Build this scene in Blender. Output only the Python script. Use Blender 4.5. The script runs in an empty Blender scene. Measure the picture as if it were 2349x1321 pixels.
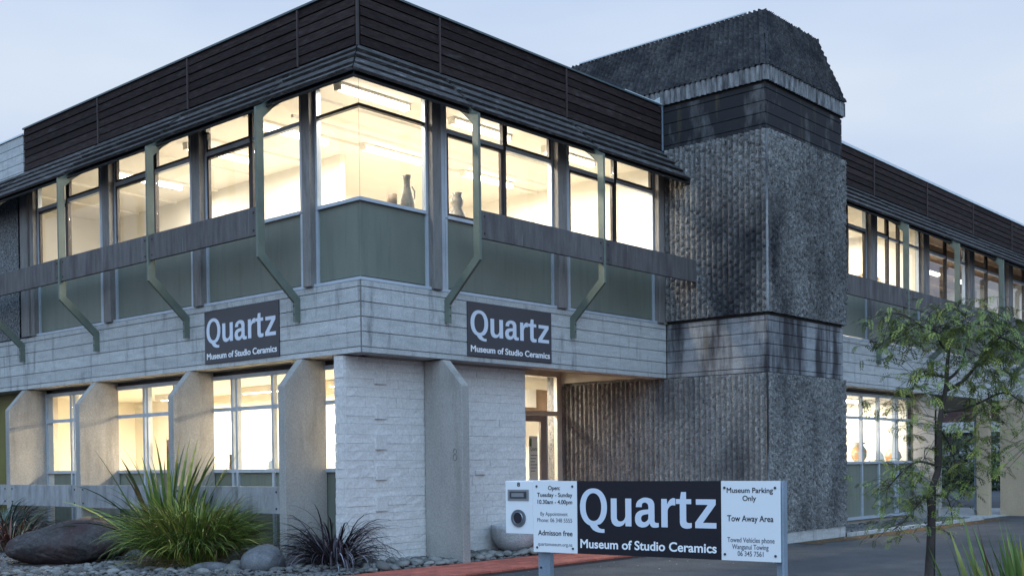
import bpy, bmesh, math, random
import numpy as np
from mathutils import Vector, Matrix
random.seed(7); rng = np.random.default_rng(11)
S = bpy.context.scene
COL = S.collection

# ------------------------------------------------------------------ camera
cd = bpy.data.cameras.new('camera'); cam = bpy.data.objects.new('camera', cd); COL.objects.link(cam)
YAW, PITCH, ROLL = 0.72466, -0.01490, -0.01142
cyw, syw, cpt, spt = math.cos(YAW), math.sin(YAW), math.cos(PITCH), math.sin(PITCH)
Fv = Vector((cyw*cpt, syw*cpt, spt)); Rv = Vector((syw, -cyw, 0.0)); Uv = Rv.cross(Fv)
cr, sr = math.cos(ROLL), math.sin(ROLL)
R2 = Rv*cr + Uv*sr; U2 = -Rv*sr + Uv*cr
M = Matrix(((R2.x, U2.x, -Fv.x, -10.194), (R2.y, U2.y, -Fv.y, -11.7383), (R2.z, U2.z, -Fv.z, 1.4664), (0, 0, 0, 1)))
cam.matrix_world = M
cd.sensor_width = 36; cd.lens = 36*2608.49/2349
cd.shift_x = (1174.5-1176.54)/2349; cd.shift_y = (1102.48-660.5)/2349
cd.clip_start = 0.1; cd.clip_end = 1500
S.camera = cam

# ------------------------------------------------------------------ world, sun, exposure
W = bpy.data.worlds.new('World'); S.world = W; W.use_nodes = True
nt = W.node_tree; nt.nodes.clear()
def N(nt, t, **k):
    n = nt.nodes.new(t)
    for a, b in k.items(): setattr(n, a, b)
    return n
out = N(nt, 'ShaderNodeOutputWorld'); bg = N(nt, 'ShaderNodeBackground'); bg.inputs['Strength'].default_value = 0.1
sky = N(nt, 'ShaderNodeTexSky', sky_type='NISHITA'); sky.sun_disc = False
SUN_EL, SUN_ROT = math.radians(9), math.radians(235)
sky.sun_elevation = SUN_EL; sky.sun_rotation = SUN_ROT
tc = N(nt, 'ShaderNodeTexCoord'); mp = N(nt, 'ShaderNodeMapping'); mp.inputs['Scale'].default_value = (1.2, 1.2, 4.0)
nz = N(nt, 'ShaderNodeTexNoise'); nz.inputs['Scale'].default_value = 2.1; nz.inputs['Detail'].default_value = 4; nz.inputs['Roughness'].default_value = 0.45
rp = N(nt, 'ShaderNodeValToRGB')
rp.color_ramp.elements[0].position = 0.3; rp.color_ramp.elements[0].color = (5.5, 6.7, 8.9, 1)
rp.color_ramp.elements[1].position = 0.72; rp.color_ramp.elements[1].color = (7.6, 8.5, 9.8, 1)
mx = N(nt, 'ShaderNodeMix', data_type='RGBA'); mx.inputs[0].default_value = 0.93
L = nt.links.new
L(tc.outputs['Generated'], mp.inputs[0]); L(mp.outputs[0], nz.inputs['Vector']); L(nz.outputs['Fac'], rp.inputs[0])
sp = N(nt, 'ShaderNodeSeparateXYZ'); zr = N(nt, 'ShaderNodeValToRGB'); zr.color_ramp.elements[0].position = 0.30; zr.color_ramp.elements[0].color = (1, 1, 1, 1)
zr.color_ramp.elements[1].position = 0.85; zr.color_ramp.elements[1].color = (.52, .76, 1.08, 1); zm = N(nt, 'ShaderNodeMix', data_type='RGBA', blend_type='MULTIPLY'); zm.inputs[0].default_value = 1
L(tc.outputs['Generated'], sp.inputs[0]); L(sp.outputs[2], zr.inputs[0]); L(rp.outputs[0], zm.inputs[6]); L(zr.outputs[0], zm.inputs[7])
L(sky.outputs[0], mx.inputs[6]); L(zm.outputs[2], mx.inputs[7]); L(mx.outputs[2], bg.inputs[0]); L(bg.outputs[0], out.inputs[0])
sd = bpy.data.lights.new('sun', 'SUN'); sd.energy = 2.3; sd.angle = math.radians(70); sd.color = (0.46, 0.72, 1.0)
sun = bpy.data.objects.new('sun', sd); COL.objects.link(sun)
sun.rotation_euler = (math.radians(50), 0, math.radians(-49)); sun.location = (-10, -14, 20)
S.view_settings.view_transform = 'Standard'; S.view_settings.look = 'None'
S.view_settings.exposure = 0.0; S.view_settings.gamma = 1.0; S.view_settings.use_curve_mapping = False
S.render.engine = 'CYCLES'; S.render.filter_size = 1.1
S.cycles.use_denoising = True; S.cycles.max_bounces = 8; S.cycles.diffuse_bounces = 5; S.cycles.glossy_bounces = 3
S.cycles.transparent_max_bounces = 16; S.cycles.sample_clamp_indirect = 6; S.cycles.caustics_reflective = False; S.cycles.caustics_refractive = False
S.cycles.use_adaptive_sampling = True; S.cycles.adaptive_threshold = 0.01

# ------------------------------------------------------------------ materials
def mat(name, base, rough=0.8, var=0.25, scale=6, stretch=(1, 1, 1), bump=0.0, bscale=60, metal=0.0, dark=None, dscale=2.0, dstretch=(1, 1, 1), dlo=0.5, dhi=0.75,
        fine=0.0, fscale=90, spec=0.4, rnd=0.0, bstretch=(1, 1, 1), bdist=0.01, dark2=None, d2=(0.55, 0.7), d2scale=1.0, d2stretch=(1, 1, 1)):
    m = bpy.data.materials.new(name); m.use_nodes = True; t = m.node_tree; t.nodes.clear(); l = t.links.new
    o = N(t, 'ShaderNodeOutputMaterial'); p = N(t, 'ShaderNodeBsdfPrincipled'); l(p.outputs[0], o.inputs[0])
    p.inputs['Roughness'].default_value = rough; p.inputs['Metallic'].default_value = metal; p.inputs['Specular IOR Level'].default_value = spec
    g = N(t, 'ShaderNodeTexCoord')
    def noise(sc, st, det=5, r=0.6):
        mm = N(t, 'ShaderNodeMapping'); mm.inputs['Scale'].default_value = st; mm.inputs['Rotation'].default_value = (.13, .09, .55); mm.inputs['Location'].default_value = (3.7, 1.9, 5.3); l(g.outputs['Object'], mm.inputs[0])
        n = N(t, 'ShaderNodeTexNoise'); n.inputs['Scale'].default_value = sc; n.inputs['Detail'].default_value = det; n.inputs['Roughness'].default_value = r
        l(mm.outputs[0], n.inputs['Vector']); return n.outputs['Fac']
    def ramp(f, a, b, ca, cb):
        r = N(t, 'ShaderNodeValToRGB'); r.color_ramp.elements[0].position = a; r.color_ramp.elements[1].position = b
        r.color_ramp.elements[0].color = (*ca, 1); r.color_ramp.elements[1].color = (*cb, 1); l(f, r.inputs[0]); return r.outputs[0]
    lo = tuple(c*(1-var) for c in base); hi = tuple(min(1, c*(1+var)) for c in base)
    c = ramp(noise(scale, stretch), 0.3, 0.7, lo, hi)
    def mixc(a, fac, col=None, typ='MIX', b=None):
        x = N(t, 'ShaderNodeMix', data_type='RGBA', blend_type=typ)
        if isinstance(fac, float): x.inputs[0].default_value = fac
        else: l(fac, x.inputs[0])
        l(a, x.inputs[6])
        if b is not None: l(b, x.inputs[7])
        else: x.inputs[7].default_value = (*col, 1)
        return x.outputs[2]
    if fine: c = mixc(c, 1.0, typ='MULTIPLY', b=ramp(noise(fscale, (1, 1, 1), 2), 0.3, 0.7, (1-fine,)*3, (1+fine,)*3))
    if dark: c = mixc(c, ramp(noise(dscale, dstretch, 6, 0.65), dlo, dhi, (0,)*3, (1,)*3), dark)
    if dark2: c = mixc(c, ramp(noise(d2scale, d2stretch, 5, 0.6), d2[0], d2[1], (0,)*3, (1,)*3), dark2)
    if rnd:
        oi = N(t, 'ShaderNodeObjectInfo')
        c = mixc(c, 1.0, typ='MULTIPLY', b=ramp(oi.outputs['Random'], 0, 1, (1-rnd,)*3, (1+rnd,)*3))
    l(c, p.inputs['Base Color'])
    if bump:
        b = N(t, 'ShaderNodeBump'); b.inputs['Strength'].default_value = bump; b.inputs['Distance'].default_value = bdist
        l(noise(bscale, bstretch, 4), b.inputs['Height']); l(b.outputs[0], p.inputs['Normal'])
    return m
def emis(name, col, st):
    m = bpy.data.materials.new(name); m.use_nodes = True; t = m.node_tree; t.nodes.clear()
    o = N(t, 'ShaderNodeOutputMaterial'); e = N(t, 'ShaderNodeEmission'); e.inputs[0].default_value = (*col, 1); e.inputs[1].default_value = st
    t.links.new(e.outputs[0], o.inputs[0]); return m
def glassmat(name, tint=(0.97, 0.98, 0.97), k=1.0):
    m = bpy.data.materials.new(name); m.use_nodes = True; t = m.node_tree; t.nodes.clear()
    o = N(t, 'ShaderNodeOutputMaterial'); a = N(t, 'ShaderNodeBsdfTransparent'); a.inputs[0].default_value = (*tint, 1)
    g = N(t, 'ShaderNodeBsdfGlossy'); g.inputs['Roughness'].default_value = 0.02; f = N(t, 'ShaderNodeLayerWeight'); f.inputs[0].default_value = 0.5
    po = N(t, 'ShaderNodeMath', operation='POWER'); po.inputs[1].default_value = 5.0
    mu = N(t, 'ShaderNodeMath', operation='MULTIPLY_ADD'); mu.inputs[1].default_value = 0.5*k; mu.inputs[2].default_value = 0.022*k
    x = N(t, 'ShaderNodeMixShader'); l = t.links.new
    l(f.outputs['Facing'], po.inputs[0]); l(po.outputs[0], mu.inputs[0]); l(mu.outputs[0], x.inputs[0]); l(a.outputs[0], x.inputs[1]); l(g.outputs[0], x.inputs[2]); l(x.outputs[0], o.inputs[0]); return m

BLK = (0.025, 0.026, 0.03)
M_conc = mat('board_marked_concrete', (0.42, 0.43, 0.43), 0.85, 0.14, 3, (1, 1, 5), 0.35, 40, dark=(0.12, 0.125, 0.135), dscale=2.2, dstretch=(3, 3, .5), dlo=.54, dhi=.80, fine=.16, fscale=45, rnd=.07)
M_conc_d = mat('stained_concrete', (0.25, 0.26, 0.275), 0.85, 0.2, 3, (1, 1, 3), 0.4, 40, dark=(0.035, 0.034, 0.04), dscale=1.1, dstretch=(2.2, 2.2, .35), dlo=.42, dhi=.60, fine=.16, fscale=45, dark2=(0.10, .085, .045), d2=(.62, .8), d2stretch=(5, 5, .5))
M_conc_u = mat('lichen_dark_concrete', (0.20, 0.205, 0.21), 0.85, 0.2, 3, (1, 1, 3), 0.4, 40, dark=(0.018, 0.018, 0.022), dscale=1.1, dstretch=(1.6, 1.6, .5), dlo=.27, dhi=.50, fine=.16, fscale=45, dark2=(0.09, .075, .035), d2=(.62, .8), d2stretch=(5, 5, .5))
M_fin = mat('fin_concrete', (0.31, 0.30, 0.285), 0.85, 0.14, 1.6, (1, 1, .6), 0.3, 30, dark=(0.15, 0.14, 0.13), dscale=1.5, dstretch=(2, 2, .4), dlo=.52, dhi=.8, fine=.14, fscale=40, bstretch=(3, 3, .6))
M_col = mat('column_concrete', (0.20, 0.19, 0.185), 0.85, 0.2, 4, (1, 1, .4), 0.3, 40, dark=(0.07, 0.06, 0.055), dscale=3, dstretch=(3, 3, .4), dlo=.5, dhi=.8, fine=.15)
M_tan = mat('warm_lit_tan_plaster', (0.42, 0.33, 0.23), 0.85, 0.12, 2, (1, 1, .6), 0.2, 30, fine=.1, fscale=40)  # warm light of the far passage is put into this tan
M_plain = mat('soffit_concrete', (0.33, 0.30, 0.26), 0.85, 0.15, 2, (1, 1, 1), 0.2, 40, fine=.08)
M_timber = mat('black_stained_weatherboard', (0.027, 0.018, 0.0175), 0.8, 0.6, 7, (.8, .8, 10), 0.5, 30, dark=(0.085, 0.078, 0.078), dscale=2.6, dstretch=(1, 1, 5), dlo=.58, dhi=.86, fine=.3, fscale=60, rnd=.35, spec=.15, bstretch=(.6, .6, 8))
M_slat = mat('weathered_awning_slat', (0.050, 0.046, 0.045), 0.85, 0.5, 8, (1, 1, 4), 0.5, 30, dark=(0.22, 0.22, 0.22), dscale=4, dstretch=(1, 1, 5), dlo=.55, dhi=.74, fine=.3, fscale=60, rnd=.25)
M_trim = mat('dark_cover_strip', (0.05, 0.035, 0.035), 0.7, 0.3, 10, (1, 1, .3))
M_cap = mat('metal_roof_cap', (0.10, 0.13, 0.14), 0.5, 0.2, 4, metal=.3)
M_flash = mat('pale_metal_flashing', (0.62, 0.68, 0.72), 0.45, 0.1, 4)
M_alu = mat('aluminium_frame', (0.42, 0.47, 0.53), 0.45, 0.1, 5, metal=.2, rnd=.05)
M_sash = mat('dark_window_sash', (0.035, 0.028, 0.028), 0.5, 0.3, 12)
M_cream = mat('cream_painted_frame', (0.48, 0.44, 0.38), 0.6, 0.1, 5)
M_panel = mat('sage_green_panel', (0.155, 0.175, 0.145), 0.5, 0.16, .9, (1, 1, .5), 0.05, 20, fine=.06, fscale=120, spec=.45, rnd=.08, dark=(.10, .115, .10), dscale=2.5, dstretch=(3, 3, .3), dlo=.5, dhi=.9)
M_brk = mat('green_painted_steel', (0.125, 0.15, 0.125), 0.5, 0.15, 5, (1, 1, 1), fine=.06)
M_rail = mat('weathered_rail_board', (0.105, 0.098, 0.098), 0.75, 0.3, 5, (2, 2, .3), 0.3, 30, dark=(0.26, 0.265, 0.28), dscale=1.6, dstretch=(7, 7, .5), dlo=.60, dhi=.78, fine=.2, rnd=.1, dark2=(.05, .035, .04), d2=(.5, .75), d2stretch=(3, 3, .6))
M_railc = mat('grey_concrete_rail', (0.27, 0.275, 0.285), 0.8, 0.2, 3, (2, 2, .6), 0.3, 30, dark=(0.13, 0.125, 0.125), dscale=2, dstretch=(3, 3, 1), dlo=.5, dhi=.75, fine=.12, rnd=.08)
M_bolt = mat('dark_bolt', (0.04, 0.04, 0.045), 0.5, 0.1)
M_brick = mat('white_painted_split_stone', (0.58, 0.57, 0.56), 0.8, 0.05, 8, (1, 1, 1), 0.42, 34, fine=.12, fscale=30, rnd=.02, bdist=.014)
M_mort = mat('white_painted_joint', (0.50, 0.50, 0.50), 0.9, 0.1)
M_rib = mat('hammered_rib_concrete', (0.215, 0.21, 0.205), 0.9, 0.35, 14, (1, 1, .7), 0.9, 45, dark2=(.035, .034, .036), d2=(.60, .68), d2scale=26, d2stretch=(1, 1, .55), dark=(0.05, 0.05, 0.056), dscale=1.1, dstretch=(1, 1, .5), dlo=.44, dhi=.75, fine=.45, fscale=38, bdist=.02)
M_rib2 = mat('hammered_rib_concrete_stained', (0.21, 0.205, 0.20), 0.9, 0.35, 14, (1, 1, .7), 0.9, 45, dark2=(.025, .024, .027), d2=(.58, .66), d2scale=26, d2stretch=(1, 1, .55), dark=(0.03, 0.03, 0.035), dscale=.8, dstretch=(1, 1, .5), dlo=.40, dhi=.68, fine=.45, fscale=38, bdist=.02)
M_ribcap = mat('lichen_black_rib_concrete', (0.060, 0.058, 0.060), 0.92, 0.5, 9, (1, 1, .7), 0.9, 45, dark=(0.022, 0.022, 0.027), dscale=2, dlo=.4, dhi=.62, fine=.5, fscale=30, dark2=(.085, .055, .03), d2=(.66, .8), d2scale=1.2, bdist=.02)
M_flute = mat('pale_fluted_concrete', (0.25, 0.255, 0.26), 0.9, 0.3, 6, (3, 3, .5), 0.4, 40, dark=(0.045, 0.045, 0.05), dscale=2.4, dstretch=(4, 4, .9), dlo=.38, dhi=.66, fine=.3)
M_agg = mat('exposed_aggregate', (0.15, 0.155, 0.16), 0.9, 0.7, 24, (1, 1, 1), 1.0, 30, fine=.7, fscale=34, bdist=.02)
M_iwall = mat('gallery_wall_white', (0.80, 0.78, 0.72), 0.9, 0.02, 2)
M_iceil = mat('gallery_ceiling', (0.82, 0.79, 0.74), 0.9, 0.03, 2)
M_ifloor = mat('gallery_floor', (0.38, 0.34, 0.28), 0.7, 0.1, 4)
M_itim = mat('plywood_ceiling', (0.36, 0.24, 0.16), 0.6, 0.15, 3, (1, 6, 1))
M_idark = mat('dark_interior', (0.03, 0.03, 0.03), 0.8, 0.2)
M_glass = glassmat('window_glass', k=1.6); M_glass_b = glassmat('window_glass_reflective', (0.9, 0.93, 0.95), 2.4)
M_tube = emis('fluorescent_tube', (1.0, 0.92, 0.76), 9.0)
M_asph = mat('asphalt', (0.064, 0.066, 0.072), 0.85, 0.30, 1.1, (1, 1, 1), 0.6, 120, dark=(0.085, 0.09, 0.10), dscale=3, dlo=.5, dhi=.8, fine=.40, fscale=70, bdist=.008, dark2=(.045, .048, .055), d2=(.5, .7), d2scale=.35)
M_leaflit = mat('brown_leaf_litter', (0.10, 0.055, 0.022), 0.95, 0.5, 14, fine=.5, fscale=50, bump=.8, bscale=40)
M_pave = mat('red_clay_paver', (0.40, 0.105, 0.07), 0.8, 0.25, 5, (1, 1, 1), 0.3, 40, fine=.25, rnd=.22, dark=(.17, .06, .05), dscale=2, dlo=.52, dhi=.75)
M_joint = mat('dark_paver_joint', (0.07, 0.04, 0.035), 0.9, 0.2)
M_soil = mat('garden_soil', (0.055, 0.045, 0.04), 0.95, 0.4, 12, bump=.8, bscale=30, fine=.3)
M_peb = mat('grey_river_pebble', (0.125, 0.125, 0.125), 0.8, 0.45, 1.3, (1, 1, 1), 0.15, 40, fine=.12, fscale=50)
M_peb2 = mat('pebble_grey_blue', (0.155, 0.155, 0.15), 0.75, 0.2, 6, fine=.15, fscale=60, rnd=.5)
M_bould = mat('dark_brown_boulder', (0.050, 0.046, 0.048), 0.75, 0.4, 3.5, (1, 1, 1), 0.7, 14, dark=(0.04, 0.022, 0.022), dscale=1.6, dlo=.42, dhi=.62, fine=.4, fscale=22, bdist=.03, dark2=(.12, .125, .125), d2=(.64, .74), d2scale=5)
M_bould2 = mat('reddish_boulder', (0.11, 0.075, 0.065), 0.75, 0.25, 4, bump=.4, bscale=14, fine=.2)
M_stoneg = mat('grey_green_stone', (0.10, 0.115, 0.10), 0.75, 0.25, 5, bump=.3, bscale=14, fine=.2, fscale=40)
M_stoneb = mat('blue_grey_stone', (0.12, 0.125, 0.135), 0.8, 0.35, 5, dark=(.055, .06, .065), dscale=3, dark2=(.22, .225, .22), d2=(.64, .75), d2scale=7, bump=.3, bscale=14, fine=.15, fscale=40)
M_bowl = mat('pitted_stoneware', (0.40, 0.41, 0.43), 0.85, 0.12, 10, bump=1.0, bscale=45, fine=.25, fscale=50)
M_terra = mat('terracotta_band', (0.34, 0.17, 0.11), 0.8, 0.15, 8, bump=.4, bscale=30, fine=.15)
M_white = mat('white_sign_panel', (0.74, 0.76, 0.79), 0.45, 0.02, 3)
M_black = mat('black_sign_panel', (0.012, 0.012, 0.018), 0.45, 0.1, 3, spec=.3)
M_blackw = mat('charcoal_sign_panel', (0.022, 0.024, 0.036), 0.38, 0.1, 3, spec=.6)
M_ink = mat('black_lettering', (0.012, 0.012, 0.022), 0.5, 0.0)
M_wink = mat('white_lettering', (0.60, 0.66, 0.76), 0.5, 0.0)
M_wink2 = mat('bright_white_lettering', (0.80, 0.82, 0.86), 0.5, 0.0)
M_gink = mat('grey_lettering', (0.10, 0.11, 0.14), 0.5, 0.0)
M_galv = mat('galvanised_steel', (0.26, 0.33, 0.41), 0.45, 0.15, 5, (1, 1, .5), metal=.35, fine=.1)
M_chrome = mat('brushed_steel', (0.35, 0.38, 0.42), 0.3, 0.1, 5, metal=.9)
def leafm(n, c, v=.3, r=.5): return mat(n, c, r, v, 9, (1, 1, 1), rnd=.15, spec=.4)
M_flax = [leafm('flax_green', (.10, .165, .04)), leafm('flax_dark_green', (.05, .09, .035)), leafm('flax_yellow_edge', (.26, .28, .06)), leafm('flax_bronze', (.12, .075, .035))]
M_grass = [leafm('sedge_green', (.19, .26, .045)), leafm('sedge_dark', (.065, .115, .025)), leafm('sedge_yellow', (.40, .38, .09)), leafm('sedge_dry', (.25, .17, .10))]
M_purp = [leafm('purple_flax', (.045, .032, .040)), leafm('purple_flax_pale', (.11, .095, .11)), leafm('purple_flax_dark', (.02, .014, .018)), leafm('purple_flax_silver', (.30, .31, .36))]
M_asta = [leafm('astelia_grey', (.10, .13, .12)), leafm('astelia_dark', (.03, .045, .04)), leafm('astelia_pale', (.20, .24, .20)), leafm('astelia_green', (.06, .09, .05))]
M_redf = [leafm('red_flax', (.13, .055, .04)), leafm('red_flax_green', (.11, .13, .06)), leafm('red_flax_cream', (.30, .26, .19)), leafm('red_flax_dark', (.06, .03, .03))]
M_crown = [leafm('kowhai_leaf', (.19, .24, .045), .4), leafm('kowhai_leaf_light', (.31, .34, .07), .35), leafm('kowhai_leaf_dark', (.10, .14, .035), .4)]
M_bark = mat('kowhai_bark', (.055, .045, .040), .85, .4, 20, (1, 1, .4), .5, 40)
M_stake = mat('black_steel_stake', (.012, .012, .014), .5, .1)
M_hedge = [leafm('hedge_dark', (.02, .035, .015)), leafm('hedge_mid', (.035, .06, .02)), leafm('hedge_light', (.06, .09, .03))]

# ------------------------------------------------------------------ mesh helpers
def link(o, parent=None):
    COL.objects.link(o)
    if parent is not None: o.parent = parent
    return o
def newobj(name, verts, faces, m, parent=None, smooth=False, mi=None):
    me = bpy.data.meshes.new(name); me.from_pydata([tuple(v) for v in verts], [], faces)
    ms = m if isinstance(m, (list, tuple)) else [m]
    for x in ms: me.materials.append(x)
    if mi is not None: me.polygons.foreach_set('material_index', mi)
    if smooth: me.polygons.foreach_set('use_smooth', [True]*len(me.polygons))
    me.update()
    return link(bpy.data.objects.new(name, me), parent)
class MB:
    def __init__(s): s.v = []; s.f = []; s.mi = []; s.cur = 0
    def add(s, vs, fs):
        b = len(s.v); s.v += [tuple(v) for v in vs]; s.f += [tuple(b+i for i in f) for f in fs]; s.mi += [s.cur]*len(fs)
    def hexa(s, c):  # 8 corners: bottom 4 ccw, top 4
        s.add(c, [(3, 2, 1, 0), (4, 5, 6, 7), (0, 1, 5, 4), (1, 2, 6, 5), (2, 3, 7, 6), (3, 0, 4, 7)])
    def box(s, x0, x1, y0, y1, z0, z1):
        x0, x1 = sorted((x0, x1)); y0, y1 = sorted((y0, y1)); z0, z1 = sorted((z0, z1))
        s.hexa([(x0, y0, z0), (x1, y0, z0), (x1, y1, z0), (x0, y1, z0), (x0, y0, z1), (x1, y0, z1), (x1, y1, z1), (x0, y1, z1)])
    def prism(s, poly, a, b, f):  # poly 2-D list, extruded from a to b ; f(p, t) -> xyz
        n = len(poly); vs = [f(p, a) for p in poly]+[f(p, b) for p in poly]
        s.add(vs, [tuple(range(n))[::-1], tuple(range(n, 2*n))]+[(i, (i+1) % n, n+(i+1) % n, n+i) for i in range(n)])
    def tube(s, pts, rads, n=8):
        pts = [Vector(p) for p in pts]; rings = []
        for i, p in enumerate(pts):
            t = (pts[min(i+1, len(pts)-1)]-pts[max(i-1, 0)]).normalized(); a = t.orthogonal().normalized() if i == 0 else (ua-t*ua.dot(t)).normalized()
            ua = a; b = t.cross(a); r = rads[i] if isinstance(rads, (list, tuple)) else rads
            rings.append([p+(a*math.cos(2*math.pi*k/n)+b*math.sin(2*math.pi*k/n))*r for k in range(n)])
        vs = [q for r in rings for q in r]; m = len(rings)
        s.add(vs, [(i*n+k, i*n+(k+1) % n, (i+1)*n+(k+1) % n, (i+1)*n+k) for i in range(m-1) for k in range(n)]+[tuple(range(n))[::-1], tuple((m-1)*n+k for k in range(n))])
    def lathe(s, prof, n=20, c=(0, 0, 0)):
        m = len(prof); vs = [(c[0]+r*math.cos(2*math.pi*k/n), c[1]+r*math.sin(2*math.pi*k/n), c[2]+z) for r, z in prof for k in range(n)]
        s.add(vs, [(i*n+k, i*n+(k+1) % n, (i+1)*n+(k+1) % n, (i+1)*n+k) for i in range(m-1) for k in range(n)])
    def build(s, name, m, parent=None, smooth=False, bevel=0.0, fix=True):
        o = newobj(name, s.v, s.f, m, parent, smooth, s.mi if isinstance(m, (list, tuple)) else None)
        if fix or bevel:
            bm = bmesh.new(); bm.from_mesh(o.data)
            if fix: bmesh.ops.recalc_face_normals(bm, faces=bm.faces[:])
            if bevel: bmesh.ops.bevel(bm, geom=bm.edges[:], offset=bevel, segments=1, profile=.7, affect='EDGES')
            bm.to_mesh(o.data); bm.free()
        return o
def thing(name, label, cat, loc=(0, 0, 0), rz=0.0, group=None):
    o = bpy.data.objects.new(name, None); COL.objects.link(o); o.location = loc; o.rotation_euler = (0, 0, rz)
    o['label'] = label; o['category'] = cat
    if group: o['group'] = group
    return o
def tag(o, label, cat, group=None):
    o['label'] = label; o['category'] = cat
    if group: o['group'] = group
    return o
def struct(o): o['kind'] = 'structure'; return o
def stuff(o): o['kind'] = 'stuff'; return o
def boxo(name, x0, x1, y0, y1, z0, z1, m, parent=None, bevel=0.0):
    b = MB(); b.box(x0, x1, y0, y1, z0, z1); return b.build(name, m, parent, bevel=bevel)
# facade frames: s along the wall, o outward, z up
WY = -1.33
FL = lambda s, o, z: (-o, s, z)
FR = lambda s, o, z: (s, -o, z)
FW = lambda s, o, z: (s, WY-o, z)
def fbox(mb, F, s0, s1, o0, o1, z0, z1):
    a = F(s0, o0, z0); b = F(s1, o1, z1); mb.box(a[0], b[0], a[1], b[1], a[2], b[2])
def fo(name, F, s0, s1, o0, o1, z0, z1, m, parent, bevel=0.0):
    b = MB(); fbox(b, F, s0, s1, o0, o1, z0, z1); return b.build(name, m, parent, bevel=bevel)

def text_mesh(body, bold=0.0):
    c = bpy.data.curves.new('t', 'FONT'); c.body = body; c.size = 1.0; c.offset = bold; c.resolution_u = 6; c.align_x = 'LEFT'
    o = bpy.data.objects.new('t', c); COL.objects.link(o)
    dg = bpy.context.evaluated_depsgraph_get(); dg.update()
    me = bpy.data.meshes.new_from_object(o.evaluated_get(dg)); bpy.data.objects.remove(o); bpy.data.curves.remove(c)
    return me
_cap = [None]
def curve_mesh(polys):
    c = bpy.data.curves.new('g', 'CURVE'); c.dimensions = '2D'; c.fill_mode = 'BOTH'
    for p in polys:
        sp = c.splines.new('POLY'); sp.points.add(len(p)-1); sp.use_cyclic_u = True
        for q, (x, y) in zip(sp.points, p): q.co = (x, y, 0, 1)
    o = bpy.data.objects.new('g', c); COL.objects.link(o); dg = bpy.context.evaluated_depsgraph_get(); dg.update()
    me = bpy.data.meshes.new_from_object(o.evaluated_get(dg)); bpy.data.objects.remove(o); bpy.data.curves.remove(c); return me
def smooth_poly(pts, corners):
    # rounds a hand-drawn outline by Catmull-Rom, keeping the listed corner indices sharp
    n = len(pts); out = []
    for i in range(n):
        p1, p2 = pts[i], pts[(i+1) % n]
        p0 = pts[i-1] if i not in corners else p1; p3 = pts[(i+2) % n] if (i+1) % n not in corners else p2
        for s in range(4):
            t = s/4
            out.append(tuple(.5*(2*p1[k]+(p2[k]-p0[k])*t+(2*p0[k]-5*p1[k]+4*p2[k]-p3[k])*t*t+(3*p1[k]-p0[k]-3*p2[k]+p3[k])*t**3) for k in (0, 1)))
            if i in corners and (i+1) % n in corners: break
    return out
def quartz_glyphs():
    def ell(cx, cy, rx, ry, a0, a1, n=48, e=.93):
        o = []
        for i in range(n+1):
            a = math.radians(a0+(a1-a0)*i/n); c, s = math.cos(a), math.sin(a)
            o.append((cx+rx*math.copysign(abs(c)**e, c), cy+ry*math.copysign(abs(s)**e, s)))
        return o
    Q = ell(110, 144, 110, 149, -62, 255)+[(90, -18), (106, -36), (128, -48), (154, -55), (180, -57), (198, -56), (198, -27), (180, -27), (164, -24), (151, -15), (143, -3), (139, 5)]
    G = [(0, [Q, ell(110, 145, 64, 110, 0, 354)])]
    G.append((251, [smooth_poly([(0,215),(0,72),(3,44),(12,20),(30,3),(56,-4),(80,0),(100,12),(114,32),(116,0),(162,0),(162,215),(115,215),(115,92),(111,64),(98,44),(78,36),(60,40),(50,54),(47,78),(47,215)], {0, 8, 9, 10, 11, 12, 20})]))
    G.append((441, [smooth_poly([(8,150),(12,180),(32,206),(66,222),(98,222),(130,210),(146,186),(150,156),(150,52),(153,38),(162,32),(182,31),(182,0),(168,-4),(140,-4),(122,6),(114,26),(98,8),(76,-3),(50,-5),(24,4),(6,26),(0,58),(6,92),(26,116),(58,128),(104,134),(104,152),(100,172),(86,184),(68,184),(56,174),(53,150)], {0, 11, 12, 16, 26, 32}),
        smooth_poly([(104,98),(70,92),(52,80),(47,60),(54,42),(72,35),(90,44),(102,62)], {0})]))
    G.append((643, [smooth_poly([(0,0),(47,0),(47,110),(52,140),(66,160),(84,168),(105,166),(105,218),(90,222),(68,212),(52,190),(44,172),(42,215),(0,215)], {0, 1, 6, 7, 11, 12, 13})]))
    G.append((753, [smooth_poly([(28,178),(0,178),(0,215),(30,215),(38,268),(75,268),(75,215),(112,215),(112,178),(75,178),(75,62),(80,42),(95,36),(115,38),(115,2),(96,-4),(66,-5),(42,6),(30,28),(28,60)], {0,1,2,3,4,5,6,7,8,9,13,14})]))
    G.append((893, [[(0,0),(0,42),(92,174),(6,174),(6,215),(148,215),(148,176),(56,41),(152,41),(152,0)]]))
    return [[(x+dx, y) for x, y in p] for dx, ps in G for p in ps]
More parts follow.
